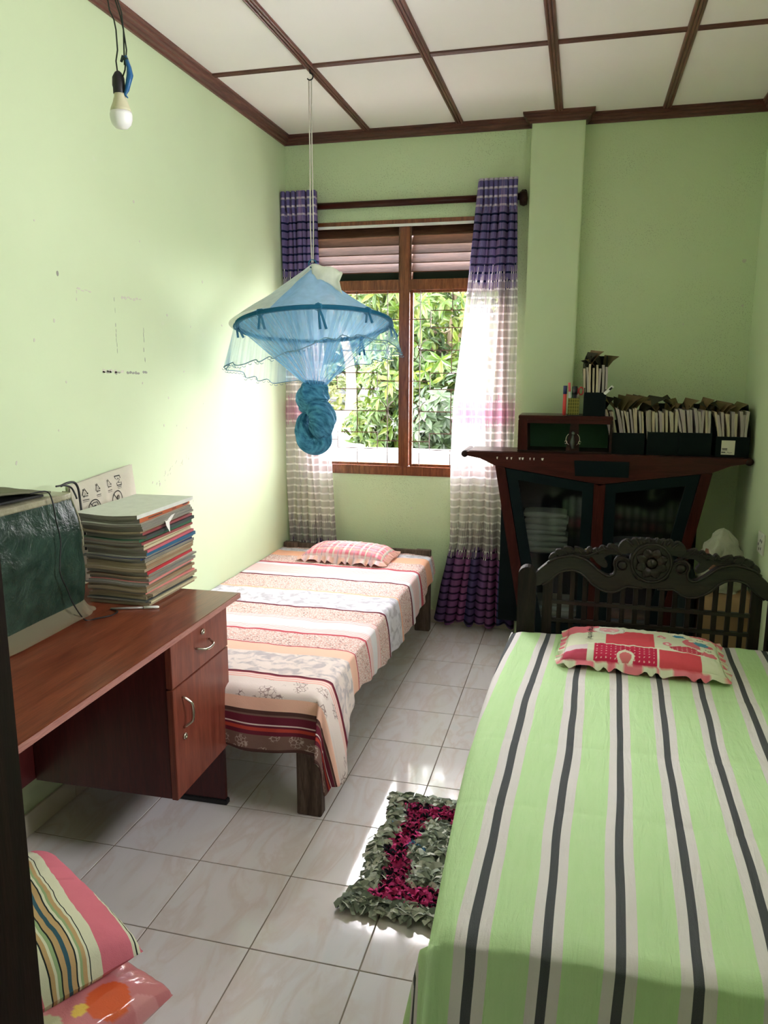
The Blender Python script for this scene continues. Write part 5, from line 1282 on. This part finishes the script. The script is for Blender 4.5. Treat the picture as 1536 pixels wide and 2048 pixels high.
for i, (cn, th, lab) in enumerate(seq):
    th *= ksc; f = i/len(seq); jx, jy, ja = rr.uniform(-.007, .007), rr.uniform(-.010, .010), rr.uniform(-.035, .035)
    top_one = i >= len(seq)-1
    x0, x1 = -.135-.012*f, .080-.012*f; y0, y1 = .462-.004*f, .770+.018*f
    if top_one: x0 -= .02; ja = -.04; y1 += .012
    if cn in ('news',): x1 += rr.uniform(-.002, .004)
    cx, cy = (x0+x1)/2+jx, (y0+y1)/2+jy; w, d = (x1-x0)/2, (y1-y0)/2
    sg_ = rr.uniform(.0, .004)
    def mg(u, v, q, cx=cx, cy=cy, w=w, d=d, ja=ja, zt=zt, th=th, i=i, sg_=sg_, f=f):
        X, Y = (u*2-1)*w, (v*2-1)*d; x, y = cx+X*cos(ja)-Y*sin(ja), cy+X*sin(ja)+Y*cos(ja)
        wv = (.0035*sin(u*5+f*2)*(1-v)**2*min(1, f*6)) + (.004*f*(u-.5))+(.010*f*v)
        return (x, y, zt+q*th*.97+wv)
    m = MB(); nu, nv = 8, 6; b0 = 0
    for q in (0, 1): m.grid(nu, nv, lambda u, v, q=q: mg(u, v, q))
    m.mi = [0]*len(m.f); n1_ = (nu+1)*(nv+1)
    per = [(a, 0) for a in range(nu)]+[(nu, b) for b in range(nv)]+[(a, nv) for a in range(nu, 0, -1)]+[(0, b) for b in range(nv, 0, -1)]
    st = len(m.v); uvd = {}
    loop = []
    for (a, b) in per+[per[0]]:
        for q in (0, 1): p = mg(a/nu, b/nv, q); m.v.append(p); uvd[len(m.v)-1] = (q*1.0*th*8, (a/nu+b/nv))
    for kx in range(len(per)):
        a = st+kx*2; m.f.append((a, a+2, a+3, a+1)); spine = nu <= kx < nu+nv and cn not in ('news', 'grey', 'pale') ; m.mi.append(0 if spine else 1)
    m.uv = uvd
    nm = 'newspaper' if cn == 'news' else ('book' if cn in ('orange', 'green', 'dark', 'maroon') else 'magazine')
    o = m.build(nm, [m_magc[cn], m_newsp if cn in ('news', 'brown') else m_edgep])
    if not lab:
        zone = 'bottom' if f < .3 else ('middle' if f < .62 else 'upper part'); kind = {'news': 'folded newspaper', 'brown': 'brown paper booklet', 'grey': 'grey paper sheaf', 'pale': 'thin pale booklet', 'cream': 'cream booklet'}[cn]
        zc_ = globals().setdefault('ZCOUNT', {}); key = (kind, zone); zc_[key] = zc_.get(key, 0)+1
        lab = f'{ORD[zc_[key]-1]} {kind} from below in the {zone} of the desk stack'
        tag(o, lab, 'paper', f'{kind}s in the {zone} of the stack')
    else: tag(o, lab, nm)
    if cn == 'orange':
        lt = MB(); vs, fs = text_mesh('please', .011); s0 = mg(1, .62, .25); 
        lt.add([(mg(1, .66+v.x*3.0, 0)[0]+.0012, mg(1, .66+v.x*3.0, 0)[1], mg(1, .66+v.x*3.0, .5)[2]+v.y) for v in vs], fs)
        for a, b in ((.15, .42), (.84, .96)): 
            p, q = mg(1, a, .35), mg(1, b, .35); p2, q2 = mg(1, a, .60), mg(1, b, .60); lt.add([(p[0]+.0012, p[1], p[2]), (q[0]+.0012, q[1], q[2]), (q2[0]+.0012, q2[1], q2[2]), (p2[0]+.0012, p2[1], p2[2])], [(0, 1, 2, 3)])
        lt.build('spine_lettering', m_black, o, recalc=False)
    zt += th
ls = MB(); ls.add([(.070, .60, 1.028), (.090, .575, 1.010), (.094, .59, .985), (.079, .615, 1.012), (.076, .66, 1.036)], [(0, 1, 2, 3), (0, 3, 4)]); o = ls.build('loose_sheet', plain('white_paper', (.72, .70, .66), .8, .1, vary=.03), solid=.0006, recalc=False)
tag(o, 'torn white sheet corner poking out of the upper stack front', 'paper')
# pen on the desk
pn = thing('ballpoint_pen', 'clear ballpoint pen with a white cap lying before the stack', 'pen', (.08, .43, DZ))
m = MB(); m.tube([(-.02, .40, DZ+.0045), (.075, .437, DZ+.0045)], .0035, 8); m.build('barrel', plain('pen_clear', (.30, .28, .26), .2, .5), pn, smooth=True)
m = MB(); m.tube([(.075, .437, DZ+.0048), (.115, .4525, DZ+.0048), (.120, .4545, DZ+.0048)], [.0047, .0047, .003], 8); m.build('cap', m_white, pn, smooth=True)

# ================================================================ RAG RUG
rug = thing('rag_rug', 'shaggy rag rug with grey-green border and magenta ring on the floor tiles', 'rug', (1.05, .5, 0))
m = MB(); m.prism([(.845, .235), (1.32, .20), (1.335, .79), (.845, .775)], .001, .006, 'z'); m.build('backing', plain('rug_backing', (.07, .09, .08), .9, .05), rug)
def strips(name, mats, inside, n, seed, size=(.030, .014)):
    r_ = random.Random(seed); m = MB(); made = 0
    while made < n:
        x, y = r_.uniform(.80, 1.34), r_.uniform(.18, .82)
        if not inside(x, y): continue
        made += 1; a = r_.uniform(0, 2*pi) if r_.random() < .5 else r_.gauss(0, .5); L = size[0]*r_.uniform(.7, 1.4); w = size[1]*r_.uniform(.6, 1.3); ti = r_.uniform(-1.2, 1.2); zc = .008+r_.uniform(0, .012); mi = r_.randrange(len(mats))
        ca, sa = cos(a), sin(a); ct, st_ = cos(ti), sin(ti); vs = []
        for i in range(4):
            s = (i/3-.5)*L; zz_ = zc+.010*sin(pi*i/3)*r_.uniform(.5, 1.3)
            for e in (-1, 1): vs.append((x+ca*s-sa*e*w/2*ct, y+sa*s+ca*e*w/2*ct, max(.002, zz_+e*w/2*st_)))
        m.add(vs, [(0, 1, 3, 2), (2, 3, 5, 4), (4, 5, 7, 6)], mi)
    o = m.build(name, mats, rug, smooth=False, recalc=False); o['kind'] = 'stuff'; return o
m_rg = [plain('rag_grey_green', (.44, .49, .41), .85, .05, vary=.3), plain('rag_grey_green_dark', (.24, .28, .23), .85, .05), plain('rag_grey_pale', (.70, .72, .64), .85, .05)]
m_rm = [plain('rag_magenta', (.80, .09, .30), .85, .05, vary=.3), plain('rag_wine', (.55, .05, .2), .85, .05), plain('rag_black', (.02, .02, .03), .85, .05)]
def edge_l(y): return .832+.012*sin(y*22)-.02*smooth01((.30-y)/.1)+.0
def dist_edge(x, y): return min(x-edge_l(y), (.795-.01*(x-.8))-y, y-(.205-.04*(x-.84)), 1.33-x)
strips('border_rags', m_rg, lambda x, y: -.004 < dist_edge(x, y) < .046, 1500, 1, (.042, .020))
strips('magenta_rags', m_rm, lambda x, y: (.040 < dist_edge(x, y) < .128), 3000, 2, (.024, .010))
strips('centre_rags', m_rg, lambda x, y: dist_edge(x, y) > .120, 1000, 3, (.038, .018))
bl_ = [plain('rag_blue', (.10, .28, .48), .85, .05)]
strips('blue_rags', bl_, lambda x, y: ((x-.955)**2+(y-.50)**2 < .0009) or ((x-.90)**2+(y-.455)**2 < .0005) or ((x-.875)**2+(y-.62)**2 < .0003), 26, 4, (.03, .014))

# ================================================================ STOOL WITH STRIPED PILLOWS (bottom left)
st = thing('wooden_stool', 'low wooden stool hidden beneath the striped and wrapped pillows by the door frame', 'stool', (.40, -.78, 0))
for (a, b) in ((.28, -.82), (.52, -.82), (.28, -.56), (.52, -.56)): box('leg', (a-.02, a+.02, b-.02, b+.02, 0, .30), m_rawwood, st, bevel=.003)
box('seat', (.255, .545, -.845, -.53, .30, .325), m_rawwood, st, bevel=.004)
def stripe_cushion_mat():
    n = N('cushion_pinstripe_cotton', .85, .08); co = n.coord('Object'); xyz = n.sep(co)
    y = n.ma('ADD', n.ma('DIVIDE', xyz[1], .25), n.ma('ADD', n.ma('MULTIPLY', n.ma('SUBTRACT', n.noise(co, 5, 2), .5), .14), n.ma('MULTIPLY', n.ma('SINE', n.ma('MULTIPLY', xyz[0], 9.0)), .05)))
    t = n.ma('FRACT', n.ma('ADD', n.ma('MULTIPLY', y, -1.05), .09+1.05+.93))
    crm = (.62, .62, .46); pink = (.62, .17, .22); blk = (.02, .025, .025); grn = (.27, .37, .19); teal = (.04, .10, .13); gold = (.46, .31, .15)
    tab = [(0, crm), (.015, blk), (.024, crm), (.05, pink), (.28, crm), (.36, blk), (.37, crm), (.39, gold), (.42, grn), (.44, crm), (.46, blk), (.47, gold), (.51, teal), (.54, gold), (.58, blk), (.59, grn), (.62, crm), (.64, gold), (.67, blk), (.68, crm), (.74, pink), (.99, crm)]
    n.col(n.ramp(t, tab, 'CONSTANT')); n.bump(n.ma('ADD', n.noise(co, 22, 4), n.ma('MULTIPLY', n.noise(co, 600, 1), .12)), .4, .008); return n.m
m_stripe = stripe_cushion_mat()
def wrapped(u, v, ruf=False):
    c = (.58, .20, .22)
    if nz(u*3, v*3, 2) > .15: c = (.66, .28, .30)
    if ((u-.80)/.16)**2+((v-.62)/.14)**2 < 1: c = (.70, .12, .04)
    if ((u-.72)/.05)**2+((v-.46)/.05)**2 < 1: c = (.8, .55, .1)
    if ((u-.66)/.15)**2+((v-.18)/.18)**2 < 1: c = (.52, .52, .34)
    return c
m_wrap = attr_mat('pillow_wrapped_in_plastic', .35, bump=.5, coat=.8)
Mp = Matrix.Translation((.43, -.765, .327)) @ Matrix.Rotation(radians(-15), 4, 'Z')
make_pillow('pillow', 'pink printed pillow wrapped in clear plastic under the striped one', .40, .60, .12, m_wrap, wrapped, Mp, 0)
Mp = Matrix.Translation((.359, -.667, .425)) @ Matrix.Rotation(radians(-29), 4, 'Z')
make_pillow('pillow', 'pink and cream striped cushion with coloured pinstripes at the lower left', .40, .50, .13, m_stripe, lambda u, v, r=0: (.6, .6, .45), Mp, .0, res=60)

# ================================================================ OUTSIDE
apron = struct(box('bounce_slab', (-3, 4, YB+.2, 4.22, -.5, -.46), plain('bounce_slab_cement', (.62, .58, .54), .9, .05), None), 'unseen pale cement slab added outside the window to bounce daylight upward')  # unseen slab, added to throw sunlight up onto the ceiling
yard = struct(box('ground', (-14, 16, YB+.2, 30, -.6, -.5), plain('yard_soil', (.020, .030, .008), .95, .05, vary=.5, scale=2)))
m_lime = plain('limewashed_wall', (.20, .20, .205), .9, .05, vary=.1, scale=3); m_oldc = plain('weathered_cement', (.07, .075, .08), .9, .05, vary=.4, scale=4); m_zinc = plain('zinc_roof', (.08, .08, .11), .6, .2, vary=.2)
bw = thing('boundary_wall', 'white boundary wall with coping just outside the window', 'wall', (.5, 4.4, -.5))
box('wall', (-4, 7, 4.3, 4.5, -.5, .80), m_lime, bw); box('coping', (-4, 7, 4.22, 4.58, .80, .86), m_lime, bw, bevel=.01)
hs = thing('neighbour_building', 'white weathered outbuilding with a grey roof beyond the wall', 'building', (-1.6, 8.5, -.5))
box('wall', (-2.6, -1.28, 8.2, 10.5, -.5, .85), m_lime, hs); box('pillar', (-1.58, -1.34, 8.0, 8.2, -.5, 1.15), m_lime, hs); box('side_wall', (-1.92, -1.58, 8.1, 8.2, -.5, 1.25), m_oldc, hs)
m = MB(); m.hexa([(-1.65, 8.6, .95), (-.95, 8.6, .95), (-1.05, 9.5, 1.22), (-1.75, 9.5, 1.22), (-1.65, 8.6, 1.0), (-.95, 8.6, 1.0), (-1.05, 9.5, 1.27), (-1.75, 9.5, 1.27)]); m.build('roof', m_zinc, hs)
lt2 = thing('lean_to_roof', 'low sloping cement roof slab just behind the boundary wall', 'roof', (-1.2, 6, -.5))
m = MB(); m.hexa([(-2.4, 5.4, .72), (.05, 5.4, .58), (.05, 7.2, .60), (-2.4, 7.2, .76), (-2.4, 5.4, .80), (.05, 5.4, .66), (.05, 7.2, .68), (-2.4, 7.2, .98)]); m.build('slab', m_lime, lt2)
box('support_wall', (-2.4, 0.0, 5.6, 7.0, -.5, .60), m_oldc, lt2)
box('parapet', (-2.4, -.45, 6.9, 7.1, .70, 1.02), m_oldc, lt2)
# leaves
def leaf_mat(name, a, b, c):
    n = N(name, .45, .3); oi = n.n.new('ShaderNodeNewGeometry'); r = oi.outputs['Random Per Island']; ob = n.n.new('ShaderNodeObjectInfo')
    col = n.ramp(n.ma('FRACT', n.ma('ADD', r, ob.outputs['Random'])), [(0, a), (.5, b), (1, c)]); n.col(col); n.transl(n.mix(.5, col, (.06, .085, .007)), .4); return n.m
m_leaf = leaf_mat('mango_leaf', (.012, .030, .004), (.026, .055, .005), (.062, .080, .008))
m_leaf2 = leaf_mat('dark_leaf', (.010, .022, .010), (.018, .035, .014), (.03, .05, .022)); m_leaf3 = leaf_mat('yellow_green_leaf', (.024, .036, .005), (.04, .052, .008), (.065, .070, .013))
m_bark = plain('tree_bark', (.22, .17, .12), .9, .05, vary=.3, scale=12, bump=.5)
def leaf_geo(L, w):
    return ([(0, 0, 0), (-w*.8, L*.28, .10*L), (0, L*.3, 0), (w*.8, L*.28, .10*L), (-w, L*.58, .04*L), (0, L*.6, -.04*L), (w, L*.58, .04*L), (0, L, -.20*L)],
            [(0, 2, 1), (0, 3, 2), (1, 2, 5, 4), (2, 3, 6, 5), (4, 5, 7), (5, 6, 7)])
def tree(name, label, base, trunk_pts, tr, centers, nl, nstuff, L, w, mat, seed, group=None):
    dx = {41: -.85, 42: -.78, 43: -.38, 45: -2.0, 46: -3.0, 44: -1.0}.get(seed, 0)
    base = (base[0]+dx, base[1], base[2]); trunk_pts = [(a+dx, b, c) for a, b, c in trunk_pts]; centers = [((c[0]+dx, c[1], c[2]), r) for c, r in centers]
    r_ = random.Random(seed); t = thing(name, label, 'tree', base, group)
    m = MB(); m.tube(smooth_path(trunk_pts, 4), [lerp(tr, tr*.5, i/((len(trunk_pts)-1)*4)) for i in range((len(trunk_pts)-1)*4+1)], 8); m.build('trunk', m_bark, t, smooth=True)
    top = Vector(trunk_pts[-1])
    for c, rad in centers:
        c = Vector(c); m = MB(); mid = top.lerp(c, .5)+Vector((r_.uniform(-.15, .15), r_.uniform(-.1, .1), .1))
        m.tube(smooth_path([top, mid, c], 4), [tr*.35]*3+[tr*.25]*3+[tr*.12]*3, 6); m.build('branch', m_bark, t, smooth=True)
    def rosettes(n):
        out = []
        while len(out) < n:
            c, rad = centers[r_.randrange(len(centers))]; c = Vector(c)
            d = Vector((r_.gauss(0, 1), r_.gauss(0, 1), r_.gauss(0, 1))).normalized()*rad*r_.random()**.4; tip = c+d
            ax = (d.normalized()+Vector((0, -.3, .5))).normalized()
            for k in range(r_.randint(6, 9)):
                a = 2*pi*k/7+r_.random(); o = ax.orthogonal().normalized(); q = ax.cross(o); dr = (o*cos(a)+q*sin(a)+ax*r_.uniform(-.1, .6)-Vector((0, 0, .35))).normalized()
                side = dr.cross(ax).normalized(); nrm = side.cross(dr); s = r_.uniform(.6, 1.25)
                out.append((tip, side, dr, nrm, s))
        return out[:n]
    gv, gf = leaf_geo(L, w)
    me = bpy.data.meshes.new('leaf'); me.from_pydata(gv, [], gf); me.materials.append(mat)
    ros_ = sorted(rosettes(nstuff+nl), key=lambda q: q[0].y)
    for (tip, sd_, dr, nr, s) in ros_[:nl]:
        o = bpy.data.objects.new('leaf', me); COL.objects.link(o); o.parent = t
        Mx = Matrix((sd_*s, dr*s, nr*s)).transposed().to_4x4(); Mx.translation = tip-Vector(base); o.matrix_basis = Mx
    m = MB()
    for (tip, sd_, dr, nr, s) in ros_[nl:]: m.add([tip+sd_*(v[0]*s)+dr*(v[1]*s)+nr*(v[2]*s) for v in gv], gf)
    if nstuff:
        o = m.build('foliage', mat, t, recalc=False); o['kind'] = 'stuff'
tree('mango_tree', 'large-leaved green tree filling the right half of the window', (1.0, 6.6, -.5), [(1.0, 6.6, -.5), (.95, 6.5, .6), (.85, 6.4, 1.5)], .09,
     [((.35, 6.2, 2.3), .7), ((1.0, 6.0, 1.9), .75), ((.55, 6.1, 1.55), .50), ((1.5, 6.3, 2.6), .8), ((.25, 6.3, 2.75), .55), ((1.0, 6.0, 1.1), .6), ((.50, 6.0, 1.0), .36), ((.45, 6.0, .75), .3), ((.55, 5.9, 1.3), .45), ((.1, 6.4, .9), .35), ((1.3, 6.1, .8), .5), ((1.8, 6.2, 1.4), .8), ((.9, 6.3, 3.0), .7), ((2.2, 6.4, 2.3), .7)], 300, 13000, .155, .021, m_leaf, 41)
tree('shrub', 'darker leafy shrub low at the right behind the boundary wall', (1.0, 5.6, -.5), [(1.0, 5.6, -.5), (1.0, 5.6, .5)], .03, [((.95, 5.5, 1.15), .38), ((1.35, 5.6, 1.3), .45), ((.75, 5.4, .95), .28)], 120, 1300, .12, .024, m_leaf2, 42)
tree('bare_tree', 'pale-trunked yellow-green tree seen through the left window pane', (-.95, 7.4, -.5), [(-.95, 7.4, -.5), (-1.0, 7.4, .5), (-.92, 7.35, 1.3), (-1.0, 7.3, 1.9), (-1.2, 7.2, 2.6)], .085,
     [((-1.6, 7.5, 2.6), .6), ((-.6, 7.4, 2.9), .65), ((-1.4, 7.4, 1.9), .35), ((-.5, 7.6, 2.3), .4)], 150, 2300, .11, .030, m_leaf3, 43)
tree('hedge_tree', 'bushy yellow-green tree at the far left beyond the wall', (-2.2, 11.9, -.5), [(-2.2, 11.9, -.5), (-2.2, 11.9, 1.0)], .08,
     [((-2.2, 11.9, 1.6), .9), ((-1.2, 11.8, 1.1), .6), ((-3.2, 12, 1.9), .9), ((-2.2, 12, 3.0), 1.0)], 0, 3000, .14, .04, m_leaf3, 44, 'trees far beyond the wall')
tree('hedge_tree', 'tall yellow-green tree crown far off above the outbuilding', (-.1, 13, -.5), [(-.1, 13, -.5), (-.1, 13, 1.8)], .1,
     [((-.4, 13, 3.2), 1.3), ((-2.0, 13.5, 3.8), 1.4), ((1.2, 13, 4.2), 1.4), ((-1.0, 13, 2.1), .8), ((.6, 12.5, 2.4), .9)], 0, 3600, .20, .055, m_leaf3, 45, 'trees far beyond the wall')

tree('hedge_tree', 'dense dark green tree behind the large-leaved one at the right', (2.6, 10.5, -.5), [(2.6, 10.5, -.5), (2.6, 10.5, 1.0)], .1,
     [((1.2, 10.2, 1.2), 1.0), ((2.6, 10.4, 1.4), 1.1), ((.6, 10.0, .8), .8), ((2.0, 10.2, 2.6), 1.2), ((3.6, 10.4, 2.2), 1.2), ((.4, 10.4, 1.9), .7)], 0, 4500, .22, .05, m_leaf, 46, 'trees far beyond the wall')
tree('shrub', 'bushy green shrub low beyond the lean-to roof at the left', (-1.7, 8.4, -.5), [(-1.7, 8.4, -.5), (-1.7, 8.4, .4)], .04,
     [((-1.6, 7.7, 1.0), .45), ((-2.4, 7.8, 1.1), .55), ((-3.2, 7.8, 1.2), .6)], 0, 1500, .10, .03, m_leaf3, 47)
